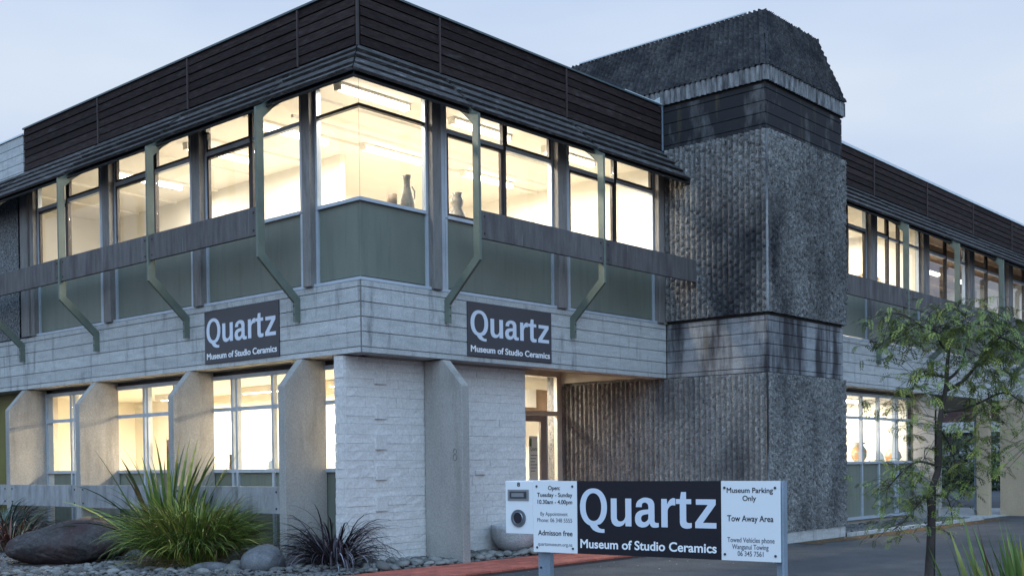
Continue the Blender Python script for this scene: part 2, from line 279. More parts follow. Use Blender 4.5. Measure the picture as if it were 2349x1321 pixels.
def lettering(parent, body, x0, x1, base, cap, mtl, P, bold=0.02, depth=0.002, name='lettering'):
    """x0..x1 width, base line and cap height in sign coordinates; P(x, y, d) -> world/local point"""
    if _cap[0] is None:
        h = text_mesh('H', 0.02); _cap[0] = max(v.co.y for v in h.vertices); bpy.data.meshes.remove(h)
    big = body == 'Quartz' and bold > 0
    me = curve_mesh(quartz_glyphs()) if big else text_mesh(body, bold)
    xs = [v.co.x for v in me.vertices]; a, b = min(xs), max(xs); sx = (x1-x0)/(b-a); sy = cap/(290 if big else _cap[0])
    bm = bmesh.new(); bm.from_mesh(me)
    bmesh.ops.dissolve_limit(bm, angle_limit=0.02, verts=bm.verts[:], edges=bm.edges[:])
    bmesh.ops.triangulate(bm, faces=bm.faces[:])
    r = bmesh.ops.extrude_face_region(bm, geom=bm.faces[:])
    top = {v for v in r['geom'] if isinstance(v, bmesh.types.BMVert)}
    for v in bm.verts:
        v.co = Vector(P(x0+(v.co.x-a)*sx, base+v.co.y*sy, depth if v in top else 0.0))
    bmesh.ops.recalc_face_normals(bm, faces=bm.faces[:]); bm.to_mesh(me); bm.free()
    me.materials.clear(); me.materials.append(mtl)
    for p in me.polygons: p.material_index = 0; p.use_smooth = False
    o = bpy.data.objects.new(name, me); o.name = name; me.name = name
    return link(o, parent)

# value noise (numpy)
def vnoise(x, y, seed=0):
    r = np.random.default_rng(seed).random((256, 256)); xi = np.floor(x).astype(int); yi = np.floor(y).astype(int); fx = x-xi; fy = y-yi
    fx = fx*fx*(3-2*fx); fy = fy*fy*(3-2*fy); g = lambda a, b: r[a % 256, b % 256]
    return (g(xi, yi)*(1-fx)+g(xi+1, yi)*fx)*(1-fy)+(g(xi, yi+1)*(1-fx)+g(xi+1, yi+1)*fx)*fy
def ribbed(name, c00, c10, c11, c01, nrm, m, parent, pitch=0.11, du=0.015, dv=0.025, seed=0, amp=0.045, brk=0.6, smoothrib=False, dim=0.0, per=.125, chaos=.16):
    """a hammered ribbed concrete sheet: corners bottom-left, bottom-right, top-right, top-left"""
    c = [np.array(q, float) for q in (c00, c10, c11, c01)]; n = np.array(nrm, float); n /= np.linalg.norm(n)
    w = np.linalg.norm(c[1]-c[0]); h = np.linalg.norm(c[3]-c[0]); nu = max(2, int(w/du)); nv = max(2, int(h/dv))
    U, V = np.meshgrid(np.linspace(0, 1, nu+1), np.linspace(0, 1, nv+1)); x = U*w; y = V*h
    q = x/pitch; k = np.floor(q); t = q-k; prof = np.clip(1.55-np.abs(t-.5)*4.0, 0, 1)
    if smoothrib: d = prof*amp
    else:
        chip = vnoise(k*7.3+3, y/0.075+k*11.7, seed); chip2 = vnoise(k*3.1, y/0.03+k*5, seed+1)
        hgt = np.where(chip > .45, 1.0, 1.0-brk*np.clip((.45-chip)*6, 0, 1))*(0.72+.45*chip2)
        if dim:
            ph = y/per+np.where(k % 2 == 0, 0.0, .5)+.55*vnoise(k*5.7, y/.5, seed+5); fr = ph-np.floor(ph)
            keep = vnoise(k*9.1+1.3, np.floor(ph)*3.7+.5, seed+6)
            hgt = (1-1.5*dim*np.exp(-((fr-.5)/.19)**2)*np.clip(keep*2.2-.3, 0, 1)*np.clip((t-.40)*5, 0, 1))*(.86+.2*chip2)*(1-.25*brk*(chip < .3))
        d = amp*(prof*hgt + chaos*(vnoise(x/0.035, y/0.045, seed+2)-.5)+0.06*(vnoise(x/.35, y/.4, seed+3)-.5))
    P = ((1-U)*(1-V))[..., None]*c[0]+(U*(1-V))[..., None]*c[1]+(U*V)[..., None]*c[2]+((1-U)*V)[..., None]*c[3]+d[..., None]*n
    idx = np.arange((nu+1)*(nv+1)).reshape(nv+1, nu+1)
    f = np.stack([idx[:-1, :-1], idx[:-1, 1:], idx[1:, 1:], idx[1:, :-1]], -1).reshape(-1, 4)
    a = c[1]-c[0]; b = c[3]-c[0]
    if np.dot(np.cross(a, b), n) < 0: f = f[:, ::-1]
    return newobj(name, P.reshape(-1, 3).tolist(), f.tolist(), m, parent)

# ================================================================== GROUND
b = MB(); b.add([(-150, -150, 0), (250, -150, 0), (250, 250, 0), (-150, 250, 0)], [(0, 1, 2, 3)])
struct(b.build('asphalt_ground', M_asph))
# garden bed (left) : slightly raised, rising towards the wall
def gz(x, y):  # garden surface height
    if y > 0.2 and x > -3: return 0.05+0.05*max(0, min(1, (x+2.5)/2.5))
    return 0.05
gv = []; gf = []; nx, ny = 30, 40
for j in range(ny+1):
    for i in range(nx+1):
        x = -6+6.6*i/nx; y = -0.395+13*j/ny; gv.append((x, y, gz(x, y)+random.uniform(-.008, .008)))
for j in range(ny):
    for i in range(nx):
        a = j*(nx+1)+i; gf.append((a, a+1, a+nx+2, a+nx+1))
bed = struct(newobj('garden_bed', gv, gf, M_soil))
bed2 = struct(boxo('pebble_strip', 0.61, 5.0, -0.395, 0.34, -0.2, 0.055, M_soil))
bed3 = struct(boxo('far_pebble_strip', 10.4, 17.2, -2.06, -0.95, -0.1, 0.06, M_soil))

# red paver path with a dark edge
path = struct(boxo('paver_path', -6.2, 6.9, -1.55, -0.40, -0.1, 0.028, M_joint))
entry_floor = struct(boxo('entry_floor', 3.9, 7.36, -0.398, 2.5, -0.1, 0.05, M_pave))
pb = MB(); pb.box(0.0035, .2265, .0035, .1095, 0, .03); pm = pb.build('paver', M_pave, path, bevel=.004); 
rows = 10; n0 = 0; pm_mesh = pm.data
for r in range(rows):
    for k in range(29):
        x = -0.75+k*.23-(.115 if r % 2 else 0); y = -1.548+r*.115
        o = pm if n0 == 0 else link(bpy.data.objects.new('paver', pm_mesh), path)
        o.location = (x, y, 0.026+random.uniform(0, .004)); o.rotation_euler = (random.uniform(-.01, .01), random.uniform(-.01, .01), random.uniform(-.01, .01)); n0 += 1
pb = MB()
for r in range(rows):
    for k in range(24): x = -6.2+k*.23-(.0 if r % 2 else -.05); y = -1.548+r*.115; pb.box(x+.003, x+.225, y+.004, y+.11, .026, .056)
stuff(pb.build('near_pavers', M_pave, path))
# concrete edging and litter along the far wing
struct(boxo('concrete_edging', 10.4, 17.6, -2.16, -2.062, -0.1, 0.075, M_conc))
lv = []; lf = []
for i in range(41):
    x = 8.2+10*i/40; wd = .32+.25*vnoise(np.array([i*.5]), np.array([.3]), 5)[0]
    y0 = -2.165 if x > 10.35 else -2.115
    lv += [(x, y0, 0.008), (x, y0-wd, 0.004)]
for i in range(40): lf.append((2*i, 2*i+1, 2*i+3, 2*i+2))
stuff(newobj('leaf_litter', lv, lf, M_leaflit))
struct(boxo('far_concrete_apron', 17.2, 24, -1.95, 3.5, -0.1, 0.02, M_conc))

# ================================================================== BUILDING
B = thing('museum_building', 'two storey grey concrete museum building with black timber fascia and rough ribbed tower', 'building')
ZG = [3.0, 3.081, 3.286, 3.4886, 3.6906, 3.8942, 3.985]
def band(F, s0, s1, m, o=0.0, zs=ZG, back=.34):
    fo('band_core', F, s0, s1, o-.30, o-.022, zs[0]+.004, zs[-1]-.004, m, B)
    for a, c in zip(zs[:-1], zs[1:]):
        fo('concrete_course', F, s0, s1, o-.021, o, a+.0055, c-.0055, m, B, bevel=.003)
def bandL(s0, s1):
    for a, c in zip(ZG[:-1], ZG[1:]):
        o = fo('concrete_course', FL, s0, s1, -.021, 0, a+.0055, c-.0055, M_conc, B, bevel=.003)
fo('band_core', FL, .32, 12.2, -.30, -.022, 3.004, 3.981, M_conc, B)
bandL(0.025, 12.2)
fo('band_core', FR, .0225, 7.36, -.30, -.022, 3.004, 3.981, M_conc, B)
for a, c in zip(ZG[:-1], ZG[1:]): fo('concrete_course', FR, 0.025, 7.352, -.021, 0, a+.0055, c-.0055, M_conc, B, bevel=.003)
band(FW, 10.31, 27, M_conc)
# corner arris of the band
boxo('corner_strip', .012, .0223, .012, .0223, 3.0, 3.985, M_col, B)
# soffits under the overhang
boxo('soffit', 0.305, .42, .45, 12, 2.992, 3.08, M_plain, B)
boxo('soffit', .42, 3.84, .305, .7, 2.992, 3.08, M_plain, B)
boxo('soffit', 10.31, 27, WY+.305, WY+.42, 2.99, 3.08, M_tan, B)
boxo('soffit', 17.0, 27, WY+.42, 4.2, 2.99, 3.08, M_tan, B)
boxo('entry_soffit', 3.84, 7.40, .301, 3.0, 3.30, 3.4, M_plain, B)
boxo('entry_lintel', 7.30, 7.40, .301, 2.5, 3.04, 3.30, M_plain, B)
boxo('entry_beam', 3.84, 7.36, .3005, .34, 3.0, 3.3, M_plain, B)

# floors / structural core of the upper storey
boxo('floor_slab', .31, 7.3, .31, 12, 3.45, 3.98, M_ifloor, B)
boxo('floor_slab', 10.4, 27, WY+.31, 4.2, 3.2, 3.98, M_ifloor, B)

# --- fascia (weatherboards)
ZT, ZB = 7.975, 7.175
def fascia(F, joints, o, m=M_timber, n=6, nb0=0.0, nb1=0.0, capm=M_cap):
    h = (ZT-ZB)/n
    for a, c in zip(joints[:-1], joints[1:]):
        for k in range(n):
            z0 = ZB+k*h+random.uniform(-.003, .003); mb = MB(); oo = o+random.uniform(-.003, .004)
            # lapped board: bottom edge thicker; profile (o, z)
            pr = [(o-.03, z0+.007), (oo, z0+.007), (oo-.010, z0+h-.007), (o-.03, z0+h-.007)]
            mb.prism(pr, a+.012, c-.012, lambda p, t: F(t, p[0], p[1])); mb.build('weatherboard', m, B)
    fo('fascia_backing', F, joints[0], joints[-1], o-.12, o-.031, ZB-.02, ZT, M_idark, B)
    for j in joints[1:-1]: fo('cover_strip', F, j-.014, j+.014, o-.035, o+.016, ZB-.01, ZT-.01, M_trim, B)
    fo('fascia_cap', F, joints[0]-nb0, joints[-1]+nb1, o-.14, o+.022, ZT+.0015, ZT+(.055 if F is FW else .030), capm, B)
jL = [0.0, 1.34, 4.15, 6.97, 9.79]; jR = [0.0, 1.62, 4.56, 7.352]; jW = [10.33, 13.5, 16.45, 19.45, 22.4, 25.4, 28.4]
OF = -0.05
fascia(FL, [.05+OF*-1] + jL[1:], OF); fascia(FR, [.05+OF*-1] + jR[1:], OF); fascia(FW, jW, OF, capm=M_flash)
boxo('corner_post', .035, .066, .035, .066, ZB-.02, ZT-.002, M_sash, B)
# slightly lower concrete parapet at the far left
for k in range(5): fo('parapet_course', FL, 9.83, 13.0, -.20, -.055, 7.02+k*.172+.004, 7.02+(k+1)*.172-.004, M_conc, B, bevel=.003)
fo('parapet_core', FL, 9.83, 13.0, -.3, -.205, 6.9, 7.87, M_conc, B)
fo('parapet_cap', FL, 9.80, 13.0, -.3, -.03, 7.883, 7.91, M_flash, B)
# roof
boxo('roof', .2, 7.3, .2, 13, 7.80, 7.93, M_idark, B)
boxo('roof', 10.4, 28, WY+.2, 6, 7.80, 7.93, M_idark, B)

# --- sloping slat awning
OK_, ZK = 0.62, 6.504
def awning(F, joints, trim0=None, corner=False, endcut=0.0):
    n = 4; so, sz = OF+.005, ZB-.015; L_ = math.hypot(OK_-so, sz-ZK); du = (OK_-so)/L_; dz = (ZK-sz)/L_
    for ji, (a, c) in enumerate(zip(joints[:-1], joints[1:])):
        for k in range(n):
            t0 = k*L_/n+.012; t1 = t0+L_/n-.052
            # slat: flat board pitched a little shallower than the slope, thickness 38 mm
            th = .042; nx_, nz_ = -dz, du  # outward-up normal
            lift0, lift1 = random.uniform(-.004, .006), random.uniform(.014, .034)
            pa = (so+du*t0+nx_*lift0, sz+dz*t0+nz_*lift0); pb_ = (so+du*t1+nx_*lift1, sz+dz*t1+nz_*lift1)
            pr = [pa, pb_, (pb_[0]-nx_*th, pb_[1]-nz_*th), (pa[0]-nx_*th, pa[1]-nz_*th)]
            g0 = random.uniform(.015, .05); g1 = random.uniform(.015, .05)
            mb = MB()
            if corner and ji == 0:
                vs = [F(-p[0]+g0*.4, p[0], p[1]) for p in pr]+[F(c-g1, p[0], p[1]) for p in pr]
                mb.add(vs, [(3, 2, 1, 0), (4, 5, 6, 7), (0, 1, 5, 4), (1, 2, 6, 5), (2, 3, 7, 6), (3, 0, 4, 7)])
            else:
                mb.prism(pr, a+g0, c-g1, lambda p, t: F(t, p[0], p[1]))
            mb.build('awning_slat', M_slat, B)
    # boxing behind / underneath
    mb = MB(); e = 1 if corner else 0
    s0 = joints[0]; s1 = joints[-1]
    q = [(so-.06, sz-.02), (so+du*(L_-.02)+dz*.075, sz+dz*(L_-.02)-du*.075), (so+du*(L_-.02)+dz*.10, sz+dz*(L_-.02)-du*.10), (so-.10, sz-.06)]
    vs = [F(-p[0] if corner else s0, p[0], p[1]) for p in q]+[F(s1, p[0], p[1]) for p in q]
    mb.add(vs, [(3, 2, 1, 0), (4, 5, 6, 7), (0, 1, 5, 4), (1, 2, 6, 5), (2, 3, 7, 6), (3, 0, 4, 7)])
    mb.build('awning_lining', M_idark, B)
awning(FL, [0, 1.34, 4.15, 6.97, 9.79, 12.2], corner=True)
awning(FR, [0, 1.62, 4.56, 7.34], corner=True)
awning(FW, jW)
# wall head above the windows, hidden under the awning
fo('window_head', FL, .12, 12.2, -.20, -.05, 6.86, 7.12, M_sash, B)
fo('window_head', FR, .12, 7.34, -.20, -.05, 6.86, 7.12, M_sash, B)
fo('window_head', FW, 10.33, 27, -.20, -.05, 6.86, 7.12, M_sash, B)

# --- upper columns
def column(F, s0, s1): fo('column', F, s0, s1, -.16, .05, 3.995, 6.93, M_col, B, bevel=.008)
cols_L = [(1.0, 1.175), (3.72, 3.94), (6.48, 6.71), (9.50, 9.80)]
cols_R = [(1.352, 1.53), (4.20, 4.43), (7.08, 7.26)]
cols_W = [(13.13, 13.44), (15.98, 16.33), (18.93, 19.28), (21.85, 22.2), (24.8, 25.1)]
for F, cs in ((FL, cols_L), (FR, cols_R), (FW, cols_W)):
    for a, c in cs: column(F, a, c)
fo('column', FL, 9.30, 9.44, -.1, .03, 3.995, 6.93, M_col, B)
# --- upper windows: frame > sash, pane ; spandrel panels
def window(F, s0, s1, zs, zt, ztr=6.36, mull=(), depth=-.085, sash=(), fr=M_alu, side0=.045, side1=.045, glass=M_glass, top=6.86, transom=True, fm=M_alu):
    mb = MB(); t = .045
    if side0: fbox(mb, F, s0, s0+side0, depth-.05, depth+.03, zs, top)
    if side1: fbox(mb, F, s1-side1, s1, depth-.05, depth+.03, zs, top)
    fbox(mb, F, s0+side0, s1-side1, depth-.05, depth+.045, zs-.02, zs+.028)
    w = mb.build('window', fm, B)
    xs = [s0+side0]+[m for m in mull]+[s1-side1]
    for m_ in mull: fo('mullion', F, m_-.035, m_+.035, depth-.04, depth+.028, zs+.029, top, fr if not sash else M_sash, w)
    if transom:
        for i in range(len(xs)-1):
            a = xs[i]+(.036 if i else 0); c = xs[i+1]-(.036 if i < len(xs)-2 else 0)
            fo('transom', F, a+.001, c-.001, depth-.04, depth+.035, ztr-.03, ztr+.03, fr, w)
            for (za, zb_), key in (((zs+.029, ztr-.031), 'l'), ((ztr+.031, top), 'u')):
                if (i, key) in sash:
                    k = .042; sb = MB(); fbox(sb, F, a+.002, a+k, depth-.03, depth+.02, za, zb_); fbox(sb, F, c-k, c-.002, depth-.03, depth+.02, za, zb_)
                    fbox(sb, F, a+k+.0005, c-k-.0005, depth-.03, depth+.02, za, za+k); fbox(sb, F, a+k+.0005, c-k-.0005, depth-.03, depth+.02, zb_-k, zb_)
                    sb.build('sash', M_sash, w)
                fo('pane', F, a, c, depth-.008, depth-.002, za, zb_, glass, w)
    else: 
        fo('pane', F, xs[0], xs[-1], depth-.008, depth-.002, zs+.029, top, glass, w)
    return w
ZS = 5.09
window(FL, 1.30, 3.72, ZS, 0, mull=(2.50,), sash={(1, 'l'), (1, 'u')})
window(FL, 4.10, 6.48, ZS, 0, mull=(5.20,), sash={(1, 'l'), (1, 'u'), (0, 'u')})
window(FL, 6.93, 9.30, ZS, 0, mull=(8.15,), sash={(0, 'u'), (1, 'l')})
window(FR, 1.70, 4.20, ZS, 0, mull=(3.02,), sash={(0, 'l'), (1, 'u')})
window(FR, 4.58, 7.08, ZS, 0, mull=(5.90,), sash={(0, 'l'), (1, 'u')})
# frameless corner window
wc = MB(); fbox(wc, FL, .955, 1.0, -.13, -.055, ZS-.02, 6.86); fbox(wc, FR, 1.307, 1.352, -.13, -.055, ZS-.02, 6.86)
fbox(wc, FL, .14, .954, -.13, -.04, ZS-.02, ZS+.028); fbox(wc, FR, .041, 1.306, -.139, -.04, ZS-.019, ZS+.028)
cw = wc.build('corner_window', M_alu, B)
fo('transom', FL, .126, .954, -.12, -.055, 6.345, 6.385, M_sash, cw); fo('transom', FR, .056, 1.306, -.124, -.055, 6.344, 6.386, M_sash, cw)
for za, zb_ in ((ZS+.029, 6.343), (6.387, 6.86)):
    fo('pane', FL, .0935, .954, -.092, -.086, za, zb_, M_glass, cw); fo('pane', FR, .086, 1.306, -.092, -.086, za, zb_, M_glass, cw)
boxo('corner_joint', .083, .0855, .083, .0855, ZS+.03, 6.86, M_bolt, cw)
def spandrel(F, s0, s1, za=4.06, zb_=5.068, d=-.085, strip=True):
    fo('spandrel_panel', F, s0, s1, d-.03, d, za, zb_, M_panel, B)
def edge(F, s0, s1, d=-.085): fo('panel_edge', F, s0, s1, d-.05, d+.03, 4.03, 5.068, M_alu, B)
for s0, s1 in ((1.30, 3.72), (4.10, 6.48), (6.93, 9.30)):
    spandrel(FL, s0+.046, s1-.046); edge(FL, s0, s0+.045); edge(FL, s1-.045, s1)
for s0, s1 in ((1.70, 4.20), (4.58, 7.08)):
    spandrel(FR, s0+.046, s1-.046); edge(FR, s0, s0+.045); edge(FR, s1-.045, s1)
spandrel(FL, .117, .954); spandrel(FR, .086, 1.306); edge(FL, .955, 1.0); edge(FR, 1.307, 1.352)
fo('flashing', FL, .0005, 9.44, -.14, -.004, 3.986, 4.028, M_alu, B); fo('flashing', FR, .141, 7.26, -.14, -.004, 3.9862, 4.0282, M_alu, B); fo('flashing', FW, 10.33, 27, -.14, -.004, 3.986, 4.028, M_alu, B)
fo('wall_return', FR, 7.261, 7.37, -.2, .02, 3.99, 6.9, M_plain, B)
for s in (1.176, 3.941, 6.711): fo('column_infill', FL, s, {1.176: 1.299, 3.941: 4.099, 6.711: 6.929}[s], -.15, -.06, 3.99, 6.9, M_alu, B)
for s0, s1 in ((1.531, 1.699), (4.431, 4.579)): fo('column_infill', FR, s0, s1, -.15, -.06, 3.99, 6.9, M_alu, B)
# far left aggregate wall
ag = ribbed('aggregate_panel', (-.005, 13, 4.0), (-.005, 9.94, 4.0), (-.005, 9.94, 6.9), (-.005, 13, 6.9), (-1, 0, 0), M_agg, B, pitch=.05, du=.05, dv=.05, seed=3, amp=.03)
boxo('aggregate_core', .03, .3, 9.94, 13, 3.99, 6.9, M_agg, B)

# wing 2 upper windows
segs = [(10.33, 13.13, (11.6, 12.2)), (13.50, 15.98, (14.25, 14.84)), (16.42, 18.93, (17.65,)), (19.34, 21.85, (20.5,)), (22.25, 24.8, (23.5,)), (25.1, 27.0, ())]
for i, (s0, s1, mu) in enumerate(segs):
    window(FW, s0, s1, ZS, 0, mull=mu, sash={(0, 'u')} if i else {(1, 'l'), (2, 'l')}, glass=M_glass if i < 2 else M_glass_b)
    spandrel(FW, s0+.046, s1-.046); edge(FW, s0, s0+.045); edge(FW, s1-.045, s1)

# --- brackets (steel) and rail boards
def bracket(F, s, foot=1.0):
    w = .048
    mb = MB(); pr = [(0.002, 3.53), (.098, 3.51), (.098, 3.785), (.716, 4.36), (.716, 6.50), (.60, 6.56), (.44, 6.66), (.30, 6.66), (.30, 6.60), (.50, 6.50), (.598, 6.40), (.598, 4.40), (.0, 3.85)]
    # keep it a clean outline: foot, diagonal, post, haunch
    pr = [(0.002, 3.535), (.098, 3.515), (.098, 3.79), (.716, 4.365), (.716, 6.43), (.600, 6.49), (.17, 6.80), (.12, 6.70), (.44, 6.46), (.600, 6.30), (.600, 4.425), (.002, 3.86)]
    mb.prism(pr, s, s+w, lambda p, t: F(t, p[0], p[1])); o = mb.build('awning_bracket', M_brk, B)
    for z in (3.62, 3.74): 
        bb = MB(); fbox(bb, F, s+.015, s+.033, .098, .106, z, z+.018)
        bb.build('bolt', M_bolt, o)
    return o
brL = [1.30, 4.12, 6.95, 9.76]; brR = [1.60, 4.53]; brW = [13.46, 16.40, 19.40, 22.36, 25.3]
for s in brL: bracket(FL, s)
for s in brR: bracket(FR, s)
for s in brW: bracket(FW, s)
def rail(F, s0, s1, z0, z1, o1, m, bolts=True, th=.05, name='rail_board'):
    o = fo(name, F, s0, s1, o1-th, o1, z0, z1, m, B, bevel=.004)
    for s in ((s0+.07, s1-.07) if bolts else ()):
        for z in (z0+.075, z1-.075):
            c = F(s, o1+.004, z); mb = MB(); d = Vector(F(0, 1, 0))-Vector(F(0, 0, 0)); c = Vector(c)
            mb.tube([c-d*.006, c+d*.008], .014, 8); mb.build('bolt', M_bolt, o)
bl = [1.351, 4.12, 6.95, 9.76, 12.6]
for i in range(4):
    rail(FL, bl[i] + (.05 if i else 0)+.004, bl[i+1]-.004, 4.672, 5.068, .695, M_rail)
rail(FR, 1.652, 4.526, 4.672, 5.068, .705, M_rail); rail(FR, 4.582, 7.36, 4.672, 5.068, .705, M_rail)
fo('rail_end_plate', FR, 7.34, 7.372, .60, .72, 4.66, 5.09, M_brk, B)
for a, c in zip([10.5]+[x+.052 for x in brW], brW+[28]): rail(FW, a, c-.004, 4.672, 5.068, .70, M_rail)

# --- ground floor fins
def fin(F, s0, s1, of=.36, ob=-.39, zb_=0.0, zt=2.988, ch=(0.03, 2.60), m=None):
    mb = MB(); pr = [(ob, zb_), (of, zb_), (of, ch[1]), (ch[0], zt), (ob, zt)]
    mb.prism(pr, s0, s1, lambda p, t: F(t, p[0], p[1])); return mb.build('concrete_fin', m or M_fin, B, bevel=.008)
finL = [1.232, 4.062, 7.03, 9.72]
for s in finL: fin(FL, s, s+.15)
fR = fin(FR, 1.53, 1.68, of=.40, ob=-.365)
fin(FW, 16.2, 16.36, of=.30, ob=-.32)
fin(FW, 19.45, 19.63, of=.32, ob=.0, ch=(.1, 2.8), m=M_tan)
fin(FL, 12.4, 12.55)
# number on the fin of the entrance
def arc(c, r, a0, a1, n=12, sx=1.0): return [(c[0]+r*sx*math.cos(a0+(a1-a0)*i/n), c[1]+r*math.sin(a0+(a1-a0)*i/n)) for i in range(n+1)]
n8 = MB()
for cz_, r in ((1.572, .045), (1.660, .038)):
    n8.tube([(1.527, -.252-p[0], p[1]) for p in arc((0, cz_), r, 0, 2*math.pi, 16, .85)], .005, 6)
n8.build('number_eight', M_col, fR)
# ground floor rail boards between the left fins
for a, c in ((1.384, 4.060), (4.214, 7.028), (7.182, 9.718), (9.872, 12.4)):
    rail(FL, a, c, .795, 1.183, .352, M_railc, th=.07)

# --- white split stone wall with bricks
BW = newobj('stone_wall', [(x, y, z) for z in (0.0, 2.99) for x, y in ((.05, .42), (3.82, .42), (3.82, .60), (.05, .60))], [(3, 2, 1, 0), (4, 5, 6, 7), (0, 1, 5, 4), (1, 2, 6, 5), (2, 3, 7, 6), (3, 0, 4, 7)], M_mort, B)
boxo('return_wall', 3.60, 3.82, .602, 2.5, 0, 3.3, M_brick, B)
zc = 0.0; ci = 0; nbk = 0
heights = []
while zc < 2.985:
    h = random.choice((.105, .115, .125, .15)); h = min(h, 2.987-zc)
    if 2.987-zc-h < .05: h = 2.987-zc
    heights.append((zc, h)); zc += h
def brick(x0, x1, y0, y1, z0, z1, nm='brick', face='y'):
    mb = MB(); g = .0012
    # split face: 3x2 patch of uneven depth, 4 sides
    n1, n2 = 4, 2; fr = []
    for j in range(n2+1):
        for i in range(n1+1):
            u = i/n1; v = j/n2; e = 0 if 0 < i < n1 and 0 < j < n2 else .004
            d = random.uniform(-.0035, .0035) - e*.4
            if face == 'y': fr.append((x0+g+(x1-x0-2*g)*u, y0+.006+d, z0+g+(z1-z0-2*g)*v))
            else: fr.append((x0+.006+d, y1-g-(y1-y0-2*g)*u, z0+g+(z1-z0-2*g)*v))
    nb = len(fr)
    bk = [((p[0], y1, p[2]) if face == 'y' else (x1, p[1], p[2])) for p in (fr[0], fr[n1], fr[n2*(n1+1)+n1], fr[n2*(n1+1)])]
    vs = fr+bk; I = lambda i, j: j*(n1+1)+i
    fs = [(I(i, j), I(i+1, j), I(i+1, j+1), I(i, j+1)) for j in range(n2) for i in range(n1)]
    fs += [tuple([nb+1, nb]+[I(i, 0) for i in range(n1+1)]), tuple([nb+3, nb+2]+[I(n1-i, n2) for i in range(n1+1)]),
           tuple([nb, nb+3]+[I(0, n2-j) for j in range(n2+1)]), tuple([nb+2, nb+1]+[I(n1, j) for j in range(n2+1)])]
    mb.add(vs, fs); return mb.build(nm, M_brick, BW, fix=False)
for (z0, h) in heights:
    x = .045; first = True
    while x < 3.83:
        w = random.uniform(.28, .75) if not first else random.uniform(.18, .6)
        if 3.83-x-w < .15: w = 3.83-x
        brick(x, x+w, .385+random.uniform(-.003, .005), .419, z0, z0+h); x += w; first = False; nbk += 1
    brick(.012+random.uniform(-.003, .005), .049, .40, .60+random.uniform(-.008, .008), z0, z0+h, face='x')
for zc_, hh in ((2.62, .19), (2.126, .21), (1.695, .21), (1.262, .20), (.82, .20)):
    mb = MB(); w = .22
    mb.add([(.57, .358, zc_), (.57+w, .376, zc_), (.57+w, .376, zc_+hh), (.57, .356, zc_+hh), (.57, .41, zc_), (.57+w, .41, zc_), (.57+w, .41, zc_+hh), (.57, .41, zc_+hh)],
           [(0, 1, 2, 3), (4, 7, 6, 5), (0, 4, 5, 1), (1, 5, 6, 2), (2, 6, 7, 3), (3, 7, 4, 0)])
    mb.build('projecting_stone', M_brick, BW)
boxo('wall_plate', 2.62, 2.83, .360, .40, 1.305, 1.372, M_brick, BW, bevel=.005)

# --- ground floor windows (left facade), plane x = .35 .. .4
def gwin(F, s0, s1, muls, dep=-.40, zb_=.20, zsill=1.41, ztr=2.385, zt=2.90, fm=M_alu, glass=M_glass, base=True):
    w = fo('ground_window', F, s0, s1, dep-.05, dep+.04, zsill-.03, zsill+.025, fm, B); fo('head_rail', F, s0, s1, dep-.05, dep+.04, zt-.045, zt+.02, fm, w); fo('bottom_rail', F, s0, s1, dep-.05, dep+.05, zb_-.03, zb_+.035, fm, w)
    for m_ in muls:
        for a, c in ((zb_+.036, zsill-.031), (zsill+.026, zt-.046)): fo('mullion', F, m_-.027, m_+.027, dep-.045, dep+.035, a, c, fm, w)
    xs = [s0]+sorted(muls)+[s1]
    for i in range(len(xs)-1):
        a = xs[i]+(.028 if i else 0); c = xs[i+1]-(.028 if i < len(xs)-2 else 0)
        if c-a < .05: continue
        fo('transom', F, a, c, dep-.04, dep+.03, ztr-.03, ztr+.03, fm, w)
        fo('pane', F, a, c, dep-.008, dep-.002, zsill+.026, ztr-.031, glass, w); fo('pane', F, a, c, dep-.008, dep-.002, ztr+.031, zt-.046, glass, w)
        fo('lower_panel', F, a, c, dep-.02, dep-.005, zb_+.036, zsill-.031, M_panel, w)
    fo('window_lintel', F, s0, s1, dep-.10, dep+.0, zt+.021, 2.99, M_sash, B)
    fo('window_plinth', F, s0, s1, dep-.15, dep-.01, -.05, zb_-.031, M_plain, B)
gwin(FL, .62, 1.31, ()); gwin(FL, 1.311, 4.14, (2.49, 3.42, 3.54)); gwin(FL, 4.141, 7.10, (5.2, 6.04, 6.16)); gwin(FL, 7.101, 9.811, (7.9, 8.60, 8.74, 9.72)); 
boxo('olive_door_panel', .40, .45, 9.873, 12.4, .1, 2.99, mat('olive_panel', (.17, .15, .05), .6, .15, 2), B)
boxo('wall_stub', .40, .50, 9.5, 9.873, .1, 2.99, M_cream, B)
gwin(FW, 10.33, 16.3, (11.6, 12.6, 13.54, 14.42, 15.30, 15.44), dep=-.40)
boxo('end_panel', 16.36, 17.0, WY+.35, WY+.44, .0, 2.99, M_panel, B); boxo('door_jamb', 16.95, 17.05, WY+.30, WY+.45, 0, 2.99, M_galv, B)

